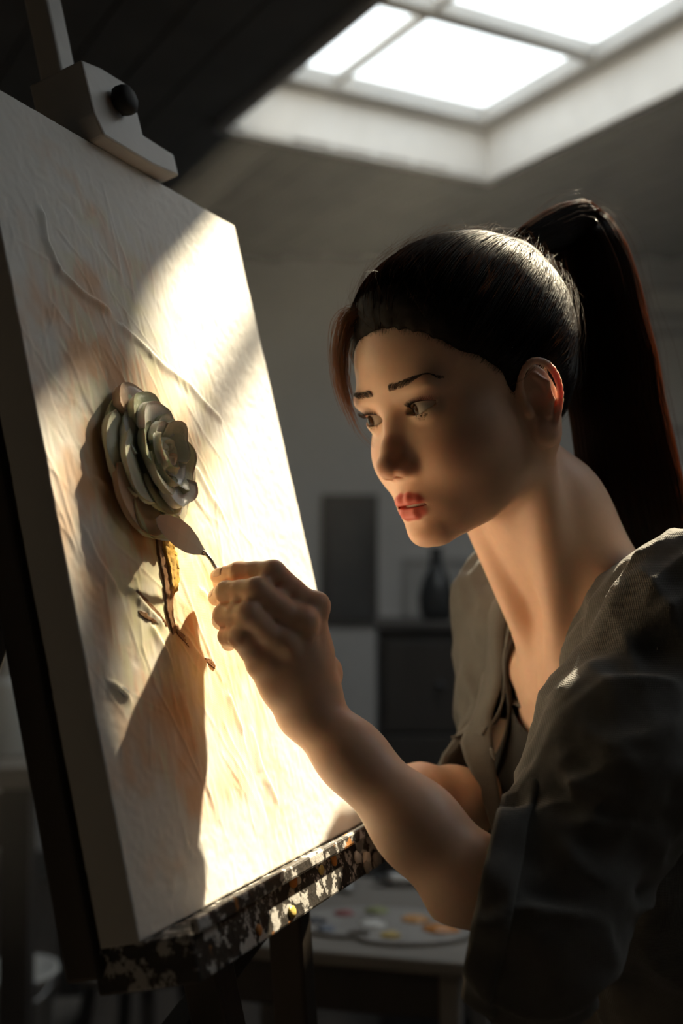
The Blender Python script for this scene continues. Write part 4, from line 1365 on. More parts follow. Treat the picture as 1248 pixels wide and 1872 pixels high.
def build_hair():
    rng = np.random.default_rng(4)
    m, nt, b, out = new_mat('hair')
    b.inputs['Base Color'].default_value = (.010, .0062, .0045, 1)
    b.inputs['Roughness'].default_value = .34; b.inputs['Specular IOR Level'].default_value = .45
    tr = nd(nt, 'ShaderNodeBsdfTranslucent'); tr.inputs['Color'].default_value = (.30, .115, .035, 1)
    mx = nd(nt, 'ShaderNodeMixShader'); mx.inputs[0].default_value = .28
    nt.links.new(b.outputs[0], mx.inputs[1]); nt.links.new(tr.outputs[0], mx.inputs[2]); nt.links.new(mx.outputs[0], out.inputs['Surface'])
    m2, nt, b, out = new_mat('rim_lit_hair')
    b.inputs['Base Color'].default_value = (.045, .026, .015, 1); b.inputs['Roughness'].default_value = .4  # rim light on the flyaways painted in as a lighter brown
    tr = nd(nt, 'ShaderNodeBsdfTranslucent'); tr.inputs['Color'].default_value = (.34, .19, .09, 1)
    mx = nd(nt, 'ShaderNodeMixShader'); mx.inputs[0].default_value = .5
    nt.links.new(b.outputs[0], mx.inputs[1]); nt.links.new(tr.outputs[0], mx.inputs[2]); nt.links.new(mx.outputs[0], out.inputs['Surface'])
    m4 = m2.copy(); m4.name = 'lit_lock'  # lighter copy of the hair; the locks' backlight is painted into its colour
    m4.node_tree.nodes['Principled BSDF'].inputs['Base Color'].default_value = (.20, .10, .05, 1); m4.node_tree.nodes['Translucent BSDF'].inputs['Color'].default_value = (.62, .34, .17, 1)
    m3 = m.copy(); m3.name = 'glowing_ponytail_hair'
    m3.node_tree.nodes['Mix Shader'].inputs[0].default_value = .42; m3.node_tree.nodes['Translucent BSDF'].inputs['Color'].default_value = (.45, .19, .06, 1)  # brighter copy: the ponytail's orange backlit glow is put into its colour
    mc = mat_plain('hair_under', (.010, .0065, .005), .7, spec=.2)
    v, f = cap_mesh()
    hair = mesh_obj('hair', H(v), f, mc, person); hair['label'] = 'dark hair combed back from the face'
    W = scalp_strands(6200, rng, seg=16)
    rad = np.interp(np.linspace(0, 1, W.shape[1]), [0, .1, .8, 1], [.009, .030, .036, .03])[None] * rng.uniform(.6, 1.25, (len(W), 1))
    v, f = tubes(H(W), rad / 100, 3)
    tag(mesh_obj('hair_strands', v, f, m, hair), kind='stuff')
    # fine short hairs that soften the hairline
    D = rng.normal(size=(90000, 3)); D /= np.linalg.norm(D, axis=1, keepdims=True)
    P = HC0 + D * scalp_r(D)[:, None]; hl = hairline(P)
    ok = (np.abs(hl - .1) < rng.uniform(0, .55, len(hl))) & (P[:, 1] > -3)
    D = D[ok][:1500]; n = len(D)
    t = np.linspace(0, 1, 6)[None, :, None]
    G = slerp(D[:, None], T_DIR[None, None], t * rng.uniform(.06, .16, (n, 1, 1)))
    G = G + np.array([0, 0, -1.]) * .02 * t * rng.random((n, 1, 1)); G /= np.linalg.norm(G, axis=2, keepdims=True)
    W = HC0 + G * (scalp_r(G) + .015 + np.linspace(0, .42, 6)[None] * rng.uniform(.4, 1.1, (n, 1)))[..., None]
    v, f = tubes(H(W), np.linspace(.007, .010, 6)[None] / 100 * np.ones((n, 1)), 3)
    tag(mesh_obj('baby_hair', v, f, m, hair), kind='stuff')
    # loose hairs standing off the crown and the hairline
    W = scalp_strands(620, rng, seg=10, lift=.15, lift_rand=.9, tmax=.55)
    rad = np.linspace(.012, .004, W.shape[1])[None] * np.ones((len(W), 1))
    v, f = tubes(H(W), rad / 100, 3)
    tag(mesh_obj('flyaway_hair', v, f, m2, hair), kind='stuff')
    n = 420
    D = rng.normal(size=(n * 6, 3)); D /= np.linalg.norm(D, axis=1, keepdims=True)
    P = HC0 + D * scalp_r(D)[:, None]; ok = (hairline(P) > .0) & (D[:, 2] > .25) ; D = D[ok][:n]; n = len(D)
    G = D[:, None] + np.linspace(0, .28, 7)[None, :, None] * (T_DIR + rng.normal(size=(n, 1, 3)) * .5)
    G /= np.linalg.norm(G, axis=2, keepdims=True)
    lf = rng.uniform(.5, 1.5, (n, 1)) * np.linspace(0, 1, 7)[None] ** .8
    W = HC0 + G * (scalp_r(G) + hair_vol(G) * np.clip(np.sqrt(np.maximum(hairline(HC0 + G * scalp_r(G)[..., None]), 0.02) / 2.4), 0, 1) + lf)[..., None]
    v, f = tubes(H(W), np.linspace(.011, .004, 7)[None] / 100 * np.ones((n, 1)), 3)
    tag(mesh_obj('flyaway_hair', v, f, m2, hair), kind='stuff')
    # ponytail 
    base = H(T_LOC)
    ctrl = np.array([base - (H(T_LOC + T_DIR) - base) * .8, base + (H(T_LOC + T_DIR) - base) * .9, px(1050, 412, 1.085), px(1076, 450, 1.09), px(1092, 525, 1.09), px(1106, 615, 1.085), px(1124, 725, 1.08), px(1146, 860, 1.075), px(1172, 1000, 1.075), px(1188, 1085, 1.08)])
    rr = np.array([.011, .014, .024, .034, .040, .043, .046, .048, .046, .032])
    seg = 26
    C = catmull(ctrl, seg); r = np.interp(np.linspace(0, 1, seg), np.linspace(0, 1, len(rr)), rr)
    tg = np.gradient(C, axis=0); tg /= np.linalg.norm(tg, axis=1, keepdims=True)
    s1 = np.cross(tg, norm([.35, -.9, .1])); s1 /= np.linalg.norm(s1, axis=1, keepdims=True); s2 = np.cross(tg, s1)
    tail = tube_obj('ponytail', [c for c in C[::3]] + [C[-1]], list(r[::3] * .80) + [r[-1] * .3], mc, person, n=60, sides=28); tail['label'] = 'long dark ponytail'
    n = 4200
    q = np.sqrt(rng.random(n)) ; q = .55 + .5 * q; an = rng.random(n) * 2 * np.pi
    u = (q * np.cos(an))[:, None]; w = (q * np.sin(an))[:, None]
    fr = 1 + .0 * u
    W = C[None] + (u * r[None])[..., None] * s1[None] + (w * r[None] * .85)[..., None] * s2[None]
    wav = np.stack([vnoise((W * 22 + k * 9.1).reshape(-1, 3)).reshape(n, seg) for k in range(3)], -1)
    W = W + wav * (.0045 * np.linspace(.1, 1, seg))[None, :, None]
    # uneven ends
    cut = rng.uniform(.86, 1.0, n)
    tt = np.linspace(0, 1, seg)
    W = np.stack([np.stack([np.interp(tt * c, tt, W[i, :, k]) for k in range(3)], -1) for i, c in enumerate(cut)])
    rad = np.interp(tt, [0, .1, .85, 1], [.00030, .00042, .00036, .0001])[None] * rng.uniform(.6, 1.2, (n, 1))
    v, f = tubes(W, rad, 3)
    tag(mesh_obj('ponytail_strands', v, f, m3, tail), kind='stuff')
    n = 40
    u = rng.normal(size=(n, 1)) * .8; w = rng.normal(size=(n, 1)) * .7
    W = C[None, 4:] + (u * r[None, 4:])[..., None] * s1[None, 4:] + (w * r[None, 4:])[..., None] * s2[None, 4:]
    wav = np.stack([vnoise((W * 16 + k * 9.1 + np.arange(n)[:, None, None] * .37).reshape(-1, 3)).reshape(W.shape[:2]) for k in range(3)], -1)
    W = W + wav * .007
    v, f = tubes(W, np.full(W.shape[:2], .00011), 3)
    tag(mesh_obj('flyaway_hair', v, f, m, tail), kind='stuff')
    # hair tie
    bm = bmesh.new()
    zt = norm(C[2] - C[0]); mt = look_frame(C[1] * .6 + C[0] * .4, zt)
    for kk in range(3):
        vsn = []
        R0, r0 = .0125, .0030
        for i in range(28):
            for j in range(8):
                a, bb = 2 * math.pi * i / 28, 2 * math.pi * j / 8
                vsn.append(bm.verts.new(mt @ Vector(((R0 + r0 * math.cos(bb)) * math.cos(a), (R0 + r0 * math.cos(bb)) * math.sin(a), r0 * math.sin(bb) + (kk - 1) * .0042))))
        for i in range(28):
            for j in range(8):
                bm.faces.new((vsn[i * 8 + j], vsn[((i + 1) % 28) * 8 + j], vsn[((i + 1) % 28) * 8 + (j + 1) % 8], vsn[i * 8 + (j + 1) % 8]))
    o = bm_obj('hair_tie', bm, mat_plain('black_elastic', (.008, .008, .008), .8), person, smooth=True)
    # locks framing the far side of the forehead
    def lock(name, pts, spread, n, rad, label=None):
        C = catmull([px(*p) for p in pts], 16)
        o_ = rng.normal(size=(n, 1, 3)) * spread
        gr = np.interp(np.linspace(0, 1, 16), [0, .35, 1], [.45, 1, .8])[None, :, None]
        W = C[None] + o_ * gr
        wav = np.stack([vnoise((W * 60 + k * 5.1).reshape(-1, 3)).reshape(n, 16) for k in range(3)], -1)
        W = W + wav * .0012 * np.linspace(0, 1, 16)[None, :, None]
        cut = rng.uniform(.6, 1.0, n); tt = np.linspace(0, 1, 16)
        W = np.stack([np.stack([np.interp(tt * c, tt, W[i, :, k]) for k in range(3)], -1) for i, c in enumerate(cut)])
        v, f = tubes(W, np.interp(tt, [0, .7, 1], [rad, rad, rad * .3])[None] * np.ones((n, 1)), 3)
        o = tag(mesh_obj(name, v, f, m4, person), kind='stuff')
        if label: o['label'] = label
        return o
    lock('hair_lock', [(668, 572, .952), (640, 578, .957), (624, 620, .962), (622, 680, .965), (634, 735, .967), (650, 778, .968)], .0042, 150, .00024, 'lock beside the far temple, coloured as if backlit')
    lock('hair_lock', [(655, 585, .955), (634, 640, .962), (632, 710, .966), (652, 780, .968), (688, 820, .965)], .0016, 16, .00014, 'thin loose hairs beside the far eye')
    # lock('hair_lock', [(905, 690, .905), (912, 745, .898), (922, 800, .896), (930, 845, .898)], .0022, 60, .00018, 'short hairs in front of the ear')


build_hair()
# ------------------------------------------------------------------ clothes
CUFF_L = px(878, 1634, .812)
CUFF_P = px(902, 1580, .806)
CUFF_N = norm(np.array([-.86, .20, .16]))
CUFF_R = px(868, 1462, 1.094)


def fold_noise(P, ax, s_along, s_across, seed):
    a = P @ norm(ax)
    Q = P * s_across + (norm(ax) * (s_along - s_across))[None] * a[:, None] + seed
    n = vnoise(Q.astype(np.float32))
    return 1 - np.abs(n) * 2.2


def shirt_base(P):
    L = Tinv(P)
    d = torso_core(P, .014)
    # fabric hangs from chest to hip
    d = smin(d, ell(L, (0, .004, -.40), (.165, .128, .24)), .06)
    vL = CUFF_L - EL_L
    sl = chain(P, [R4(SH_L - T_UP * .010, .062), R4(.55 * SH_L + .45 * EL_L, .066), R4(EL_L + T_UP * .008, .046), R4(CUFF_L, .0430), R4(CUFF_L + 1.0 * (CUFF_L - EL_L), .042)], .03)
    sr = chain(P, [R4(SH_R - T_UP * .010, .060), R4(.55 * SH_R + .45 * EL_R, .064), R4(EL_R, .058), R4(CUFF_R, .047), R4(CUFF_R + .35 * (CUFF_R - EL_R), .045)], .03)
    d = smin(d, sl, .045); d = smin(d, sr, .045)
    return d


def shirt_sdf(P):
    d = shirt_base(P)
    L = Tinv(P)
    near = np.abs(d) < .04
    w = np.zeros(len(P), P.dtype)
    if near.any():
        Pn = P[near]
        ua = norm(EL_L - SH_L)
        f1 = fold_noise(Pn, ua + .5 * T_R, 9, 34, 1.3); f2 = fold_noise(Pn, norm(CUFF_L - EL_L) + .9 * T_F, 14, 42, 5.1); f3 = fold_noise(Pn, T_UP + .25 * T_R, 7, 30, 9.7)
        kel = np.exp(-(np.linalg.norm(Pn - EL_L, axis=1) / .11) ** 2)
        karm = np.exp(-(np.abs(rcone(Pn, SH_L, EL_L, .0, .0)) / .10) ** 2)
        kr = np.exp(-(np.linalg.norm(Pn - EL_R, axis=1) / .10) ** 2)
        f4 = vnoise((Pn * 70).astype(np.float32))
        w[near] = .0075 * f1 * karm * (1 - kel) + .0085 * f2 * np.maximum(kel, kr) + .0065 * f3 * (1 - karm) + .0012 * f4
    d = d - w
    return d


def shirt_cut(P):
    """negative where the cloth is open"""
    L = Tinv(P)
    nl = CUFF_N; nr = norm(CUFF_R - EL_R)
    cl_ = np.maximum((CUFF_P - P) @ nl, rcone(P, EL_L + .25 * (WR_L - EL_L), WR_L, .085, .085))
    cr_ = np.maximum((CUFF_R - P) @ nr, rcone(P, CUFF_R, CUFF_R + nr * .2, .062, .062))
    x, y, z = L[:, 0], L[:, 1], L[:, 2]
    hw = np.interp(z, [-.6, -.30, -.17, -.06, .0, .1], [.040, .040, .040, .050, .056, .056])
    slit = np.maximum(np.abs(x - .008) - hw, .0 - y)
    slit = np.maximum(slit, torso_core(P, .014) - .022)
    nk = rcone(P, NECK1 - T_UP * .015 + T_F * .006, NECK1 + (NECK0 - NECK1) * 1.2, .058, .064)
    cut = smin(slit, nk, .03)
    return np.minimum(np.minimum(cl_, cr_), np.minimum(cut, z + .52))


def clip_mesh(V, F, cut, solid, h):
    """drop the part with cut < 0 and draw the border onto cut = 0"""
    V = V.astype(np.float64); d = cut(V)
    F = F[(d[F] > 0).any(1)]
    used = np.zeros(len(V), bool); used[F.ravel()] = True
    mv = np.where(used & (d < 0))[0]
    eps = h * .2
    for _ in range(4):
        P = V[mv]
        if not len(P): break
        c0 = cut(P); g = np.stack([cut(P + np.eye(3)[k] * eps) - c0 for k in range(3)], 1) / eps
        s0 = solid(P); n = np.stack([solid(P + np.eye(3)[k] * eps) - s0 for k in range(3)], 1) / eps
        n /= np.linalg.norm(n, axis=1, keepdims=True) + 1e-9
        gt = g - n * (g * n).sum(1, keepdims=True); gg = (gt * gt).sum(1, keepdims=True) + .05
        V[mv] = P - np.clip((c0 / gg[:, 0]), -2 * h, 2 * h)[:, None] * gt - n * np.clip(s0, -h, h)[:, None]
    rm = np.cumsum(used) - 1
    return V[used], rm[F]


def thicken(o, t):
    m = o.modifiers.new('thickness', 'SOLIDIFY'); m.thickness = t; m.offset = -1
    return o


def top_solid(P):
    return torso_core(P, .0075)


def top_cut(P):
    L = Tinv(P); x, y, z = L[:, 0], L[:, 1], L[:, 2]
    nl = np.where(y > 0, -.085 + 3.0 * x * x, -.06)
    arm = ell(np.stack([np.abs(x), y, z], 1).astype(P.dtype), (.178, -.01, -.055), (.05, .065, .075))
    return np.minimum(np.minimum(nl - z, arm), z + .52)


def apron_solid(P):
    L = Tinv(P)
    b = smin(torso_core(P, .011), ell(L, (0, .004, -.40), (.150, .118, .24)), .06)
    f = vnoise((L * np.array([26, 6, 7])).astype(np.float32))
    return b - .003 * f


def apron_cut(P):
    L = Tinv(P); x, y, z = L[:, 0], L[:, 1], L[:, 2]
    hw = np.interp(z, [-.6, -.34, -.30, -.15], [.16, .155, .100, .078])
    m = np.maximum(np.abs(x + .004) - hw, z + .165)
    m = np.maximum(m, .02 - y)
    return np.minimum(-m, z + .54)


def fabric(name, c1, c2, rough=.85, scale=260.0, weave=.35):
    m, nt, b, out = new_mat(name)
    tc = nd(nt, 'ShaderNodeTexCoord')
    n = nd(nt, 'ShaderNodeTexNoise', Scale=26.0, Detail=8.0, Roughness=.7); nt.links.new(tc.outputs['Object'], n.inputs['Vector'])
    r = nd(nt, 'ShaderNodeValToRGB'); r.color_ramp.elements[0].color = (*c1, 1); r.color_ramp.elements[1].color = (*c2, 1); r.color_ramp.elements[0].position = .3; r.color_ramp.elements[1].position = .7
    nt.links.new(n.outputs['Fac'], r.inputs[0]); nt.links.new(r.outputs[0], b.inputs['Base Color'])
    b.inputs['Roughness'].default_value = rough; b.inputs['Specular IOR Level'].default_value = .2
    b.inputs['Sheen Weight'].default_value = .25; b.inputs['Sheen Roughness'].default_value = .5
    w1 = nd(nt, 'ShaderNodeTexWave', Scale=scale, Distortion=1.5); w1.bands_direction = 'X'
    w2 = nd(nt, 'ShaderNodeTexWave', Scale=scale, Distortion=1.5); w2.bands_direction = 'Z'
    ad = nd(nt, 'ShaderNodeMath', operation='ADD')
    for w in (w1, w2): nt.links.new(tc.outputs['Object'], w.inputs['Vector'])
    nt.links.new(w1.outputs['Fac'], ad.inputs[0]); nt.links.new(w2.outputs['Fac'], ad.inputs[1])
    bp = nd(nt, 'ShaderNodeBump', Strength=weave, Distance=.0008); nt.links.new(ad.outputs[0], bp.inputs['Height']); nt.links.new(bp.outputs['Normal'], b.inputs['Normal'])
    return m


M_SHIRT = fabric('linen_shirt', (.105, .102, .096), (.155, .150, .141))
M_TOP = fabric('black_top', (.016, .016, .017), (.026, .026, .027), weave=.2)
M_APRON = fabric('apron_cloth', (.045, .043, .041), (.075, .072, .068), scale=180)
M_PIPING = mat_plain('pale_piping', (.50, .48, .44), .7)


def cloth_bbox(m=.10):
    lo, hi = bbox([SH_L, SH_R, EL_L, EL_R, CUFF_L, CUFF_R, Tp((0, 0, -.55)), Tp((.16, .1, -.5)), Tp((-.16, -.1, -.5)), Tp((0, .14, -.3))], m)
    return lo, hi


def build_clothes():
    lo, hi = cloth_bbox(.085)
    t0 = time.time()
    V, F = surface_nets(shirt_sdf, lo, hi, .0036)
    V, F = clip_mesh(V, F, shirt_cut, shirt_sdf, .0036)
    shirt = thicken(mesh_obj('shirt', V, F, M_SHIRT, person), .0018); shirt['label'] = 'open taupe linen shirt with sleeves to the elbow'
    tlo, thi = bbox([Tp((sx * .18, sy * .15, z)) for sx in (-1, 1) for sy in (-1, 1) for z in (.0, -.54)], .02)
    V, F = surface_nets(top_solid, tlo, thi, .006)
    V, F = clip_mesh(V, F, top_cut, top_solid, .006)
    o = thicken(mesh_obj('top', V, F, M_TOP, person), .0012); o['label'] = 'black top under the shirt'
    V, F = surface_nets(apron_solid, tlo, thi, .0040)
    V, F = clip_mesh(V, F, apron_cut, apron_solid, .0040)
    ap = thicken(mesh_obj('apron', V, F, M_APRON, person), .0012); ap['label'] = 'dark apron with a pale edge'

    def onsurf(f, pts):
        P, g = to_surface(f, np.array([Tp(p) for p in pts]), it=8, eps=.001)
        return P
    fb = lambda P: smin(torso_core(P, .011), ell(Tinv(P), (0, .004, -.40), (.150, .118, .24)), .06)
    e1 = onsurf(fb, [(-.082, .13, -.165), (-.04, .14, -.167), (.0, .14, -.168), (.04, .14, -.167), (.074, .13, -.165)])
    tube_obj('piping', list(e1 + T_F * .0022), .0011, M_PIPING, ap, n=40, sides=6)
    for s, x0 in ((-1, -.004), (1, -.004)):
        ee = onsurf(fb, [(x0 + s * .078, .13, -.165), (x0 + s * .086, .13, -.21), (x0 + s * .094, .12, -.26), (x0 + s * .104, .12, -.305)])
        if s > 0: tube_obj('piping', list(ee + T_F * .0020 + T_R * s * .0006), .0011, M_PIPING, ap, n=40, sides=6)
        # strap up to the neck
        st = onsurf(lambda P: np.minimum(torso_core(P, .006), rcone(P, NECK0, NECK1, .055, .060)), [(s * .070, .12, -.168), (s * .066, .11, -.13), (s * .062, .09, -.08), (s * .060, .05, -.035), (s * .055, .0, -.004)])
        P = catmull(st, 30); tg = np.gradient(P, axis=0); tg /= np.linalg.norm(tg, axis=1, keepdims=True)
        nn = P - NECK1; nn -= T_UP * (nn @ T_UP)[:, None]; nn /= np.linalg.norm(nn, axis=1, keepdims=True); sd = np.cross(tg, nn)
        sd /= np.linalg.norm(sd, axis=1, keepdims=True)
        rows = np.stack([P + sd * .009 + nn * .0035, P - sd * .009 + nn * .0035, P - sd * .009 + nn * .0015, P + sd * .009 + nn * .0015], 1)
        idx = np.arange(120).reshape(30, 4); j = np.roll(idx, -1, 1)
        Fq = np.stack([idx[:-1], j[:-1], j[1:], idx[1:]], -1).reshape(-1, 4)
        mesh_obj('strap', rows.reshape(-1, 3), Fq, M_APRON, ap, smooth=False)

    # collar: fold of cloth standing round the neck and lying open along both front edges
    def shirt_pt(pts):
        return onsurf(shirt_base, pts)
    for s in (-1, 1):
        x0 = .008
        path = [(s * .010, -.09, .030), (s * .038, -.065, .026), (s * .064, -.030, .012), (s * .067, .02, -.008), (x0 + s * .056, .075, -.045), (x0 + s * .047, .11, -.10), (x0 + s * .041, .13, -.17)]
        P = catmull(shirt_pt(path), 40)
        g = to_surface(shirt_base, P, it=1, eps=.001)[1]
        tg = np.gradient(P, axis=0); tg /= np.linalg.norm(tg, axis=1, keepdims=True)
        sd = np.cross(g, tg); sd /= np.linalg.norm(sd, axis=1, keepdims=True)
        out = np.where(((sd @ T_R) * s > 0), 1, -1)[:, None]
        sd = sd * out
        t = np.linspace(0, 1, 40)
        wd = np.interp(t, [0, .3, .62, .85, 1], [.030, .034, .046, .030, .004])[:, None]
        up = np.interp(t, [0, .45, .7, 1], [.012, .010, .006, .002])[:, None]
        prof = [(-.05, .0, .0), (-.02, .6, .1), (.08, 1.0, .25), (.30, .95, .3), (.60, .62, .3), (.85, .42, .25), (1.0, .40, .2)]
        rows = [P + sd * wd * a + g * (up * b + .0022) for a, b, c in prof] + [P + sd * wd * a + g * (up * b + .0005) for a, b, c in prof[::-1]]
        R = np.stack(rows, 1); nr = R.shape[1]
        R = R + (vnoise((R.reshape(-1, 3) * 40).astype(np.float32)) * .0018).reshape(40, nr, 1) * g[:, None]
        idx = np.arange(40 * nr).reshape(40, nr); j = np.roll(idx, -1, 1)
        Fq = np.stack([idx[:-1], j[:-1], j[1:], idx[1:]], -1).reshape(-1, 4)
        o = mesh_obj('collar', R.reshape(-1, 3), Fq, M_SHIRT, shirt)
    # turned cuff of the near sleeve
    nl = norm(CUFF_L - EL_L)
    for p0, nn, e0, w0 in ((CUFF_P, CUFF_N, EL_L, WR_L), (CUFF_R, norm(CUFF_R - EL_R), EL_R, WR_R)):
        dv = w0 - e0; c0 = e0 + dv * (((p0 - e0) @ nn) / (dv @ nn))      # where the arm leaves the sleeve
        u_ = norm(np.cross(nn, [0, 0, 1.])); v_ = np.cross(nn, u_)
        an = np.linspace(0, 2 * np.pi, 90, endpoint=False)
        rad_d = np.cos(an)[:, None] * u_ + np.sin(an)[:, None] * v_
        rows = []
        for k, (al, ro) in enumerate([(-.020, .0005), (-.019, .0042), (-.014, .0060), (-.006, .0064), (.001, .0058), (.0045, .0035), (.004, .0), (-.004, -.003)]):
            lo_r, hi_r = np.full(90, .015), np.full(90, .10)
            for _ in range(12):
                mid = (lo_r + hi_r) / 2
                ins = shirt_sdf((c0 + nn * al + rad_d * mid[:, None])) < 0
                lo_r = np.where(ins, mid, lo_r); hi_r = np.where(ins, hi_r, mid)
            r_ = (lo_r + hi_r) / 2
            for _ in range(3): r_ = np.minimum(r_, (np.roll(r_, 1) + np.roll(r_, -1)) / 2 + .0015)
            ring = c0 + nn * al + rad_d * (r_ + ro)[:, None]
            w = vnoise((ring * 55 + k * .3).astype(np.float32)) * .0018
            rows.append(ring + rad_d * w[:, None] + nn * (vnoise((ring * 30 + 3).astype(np.float32)) * .003)[:, None])
        Rr = np.stack(rows, 0); idx = np.arange(Rr.shape[0] * 90).reshape(-1, 90); j = np.roll(idx, -1, 1)
        Fq = np.stack([idx[:-1], j[:-1], j[1:], idx[1:]], -1).reshape(-1, 4)
        mesh_obj('cuff', Rr.reshape(-1, 3), Fq, M_SHIRT, shirt)
    # trousers and shoes, below the frame
    m_tr = mat_plain('trousers', (.03, .03, .034), .85)
    hipL, hipR = Tp((-.085, 0, -.57)), Tp((.085, 0, -.57))
    fl = np.array([hipL[0] + .02, hipL[1] - .03, .09]); frt = np.array([hipR[0] + .02, hipR[1] + .03, .09])

    def tr(P):
        d = ell(Tinv(P), (0, -.015, -.55), (.180, .130, .13))
        for hp, ft in ((hipL, fl), (frt * 0 + hipR, frt)):
            kn = (hp + ft) / 2 + T_F * .02
            d = smin(d, chain(P, [R4(hp, .088), R4(kn, .066), R4(ft, .062)], .03), .04)
        return np.maximum(d, -(P[:, 2] - .07))
    a_, b_ = bbox([hipL, hipR, fl, frt, Tp((.19, .13, -.45)), Tp((-.19, -.13, -.45))], .10)
    V, F = surface_nets(tr, a_, b_, .010)
    mesh_obj('trousers', V, F, m_tr, person)
    for ft in (fl, frt):
        f0 = np.array([ft[0], ft[1], .04]); fd = norm(np.array([T_F[0], T_F[1], 0]))
        def sh(P):
            d = chain(P, [R4(f0 - fd * .05, .038), R4(f0 + fd * .08, .036), R4(f0 + fd * .16, .030)], .02)
            d = smin(d, rcone(P, f0, f0 + np.array([0, 0, .06]), .04, .042), .03)
            return np.maximum(d, .004 - P[:, 2])
        V, F = surface_nets(sh, f0 - .22, f0 + .24, .006)
        mesh_obj('shoe', V, F, mat_plain('shoe_leather', (.02, .016, .014), .5), person)


build_clothes()
# ------------------------------------------------------------------ furniture and things further back
M_DARKWOOD = mat_plain('dark_wood', (.028, .023, .019), .5, col2=(.045, .036, .030), scale=9, stretch=(1, 1, .25), bump=.2, bscale=50)
M_BENCH = mat_plain('bench_wood', (.17, .15, .13), .6, col2=(.24, .215, .19), scale=8, stretch=(.3, 1, 1), bump=.2, bscale=40)
M_IRON = mat_plain('dark_metal', (.05, .05, .052), .45, metal=.6)
M_TIN = mat_plain('tin', (.45, .45, .45), .35, metal=.9)
M_PAPER = mat_plain('paper', (.62, .61, .58), .8, col2=(.68, .67, .64), scale=5)


def floor_box(name, x0, x1, y0, y1, z0, z1, mat, parent, bevel=.004):
    return box(name, (x1 - x0, y1 - y0, z1 - z0), Matrix.Translation(((x0 + x1) / 2, (y0 + y1) / 2, (z0 + z1) / 2)), mat, parent, bevel)


# --- side table with a palette, behind the painter
def side_table():
    z = .78
    t = tag(empty('side_table', (.0, 1.9, 0)), 'small side table with a pale edge behind the easel', 'table')
    rot = Matrix.Rotation(math.radians(-14), 4, 'Z')
    base = Matrix.Translation((.015, 1.90, 0)) @ rot
    def pb(name, size, loc, mat, bevel=.004):
        return box(name, size, base @ Matrix.Translation(loc), mat, t, bevel)
    pb('tabletop', (.44, .40, .022), (0, 0, z - .011), M_BENCH)
    for sx in (-1, 1):
        pb('apron_rail', (.02, .34, .07), (sx * .185, 0, z - .06), M_DARKWOOD)
        pb('apron_rail', (.36, .02, .07), (0, sx * .165, z - .06), M_DARKWOOD)
        for sy in (-1, 1): pb('leg', (.03, .03, z - .024), (sx * .19, sy * .17, (z - .024) / 2 + .0), M_BENCH)
    pb('shelf', (.40, .36, .018), (0, 0, .25), M_DARKWOOD)
    return base, z


tb, tz = side_table()


def palette():
    n = 48
    m = tb @ Matrix.Translation((.075, -.075, tz + .001)) @ Matrix.Rotation(math.radians(8), 4, 'Z')
    p = tag(empty('palette', m.translation), 'wooden palette with orange and white paint on the side table', 'palette')
    bm = bmesh.new()
    pts = []
    for i in range(n):
        a = 2 * math.pi * i / n
        r = 1 + .10 * math.cos(2 * a + .5) - .16 * math.exp(-((a - 4.2) / .3) ** 2)
        pts.append((.130 * r * math.cos(a), .095 * r * math.sin(a)))
    lo = [bm.verts.new(m @ Vector((x, y, 0))) for x, y in pts]; hi = [bm.verts.new(m @ Vector((x, y, .006))) for x, y in pts]
    hole = [(.018 * math.cos(2 * math.pi * i / 16) - .04, .014 * math.sin(2 * math.pi * i / 16) - .05) for i in range(16)]
    hl = [bm.verts.new(m @ Vector((x, y, 0))) for x, y in hole]; hh = [bm.verts.new(m @ Vector((x, y, .006))) for x, y in hole]
    for ring, inner in ((lo, hl), (hi, hh)):
        es = [bm.edges.new((ring[i], ring[(i + 1) % n])) for i in range(n)] + [bm.edges.new((inner[i], inner[(i + 1) % 16])) for i in range(16)]
        bmesh.ops.triangle_fill(bm, use_beauty=True, edges=es)
    for a_, b_, k in ((lo, hi, n), (hl, hh, 16)):
        for i in range(k): bm.faces.new((a_[i], a_[(i + 1) % k], b_[(i + 1) % k], b_[i]))
    bmesh.ops.recalc_face_normals(bm, faces=bm.faces)
    bm_obj('board', bm, mat_plain('palette_board', (.24, .22, .20), .5, col2=(.34, .32, .30), scale=14), p)
    cols = [(.55, .22, .05), (.60, .30, .10), (.70, .69, .66), (.28, .30, .12), (.35, .10, .10), (.08, .08, .09), (.70, .69, .66), (.50, .36, .10), (.13, .15, .20)]
    spots = [(.085, -.02, .034), (.045, .02, .026), (.10, .05, .02), (-.02, .06, .022), (-.07, .04, .018), (-.11, .0, .02), (-.02, -.01, .024), (.01, -.06, .018), (-.09, -.04, .016)]
    for i, ((x, y, r), c) in enumerate(zip(spots, cols)):
        bm = bmesh.new()
        bmesh.ops.create_icosphere(bm, subdivisions=3, radius=1, matrix=m @ Matrix.Translation((x, y, .007)) @ Matrix.Diagonal((r * .85, r * .62, .005, 1)))
        for v in bm.verts: v.co += Vector(RNG.normal(0, .0012, 3))
        bm_obj('paint_dollop', bm, mat_plain('palette_paint', c, .35), p, smooth=True)


palette()


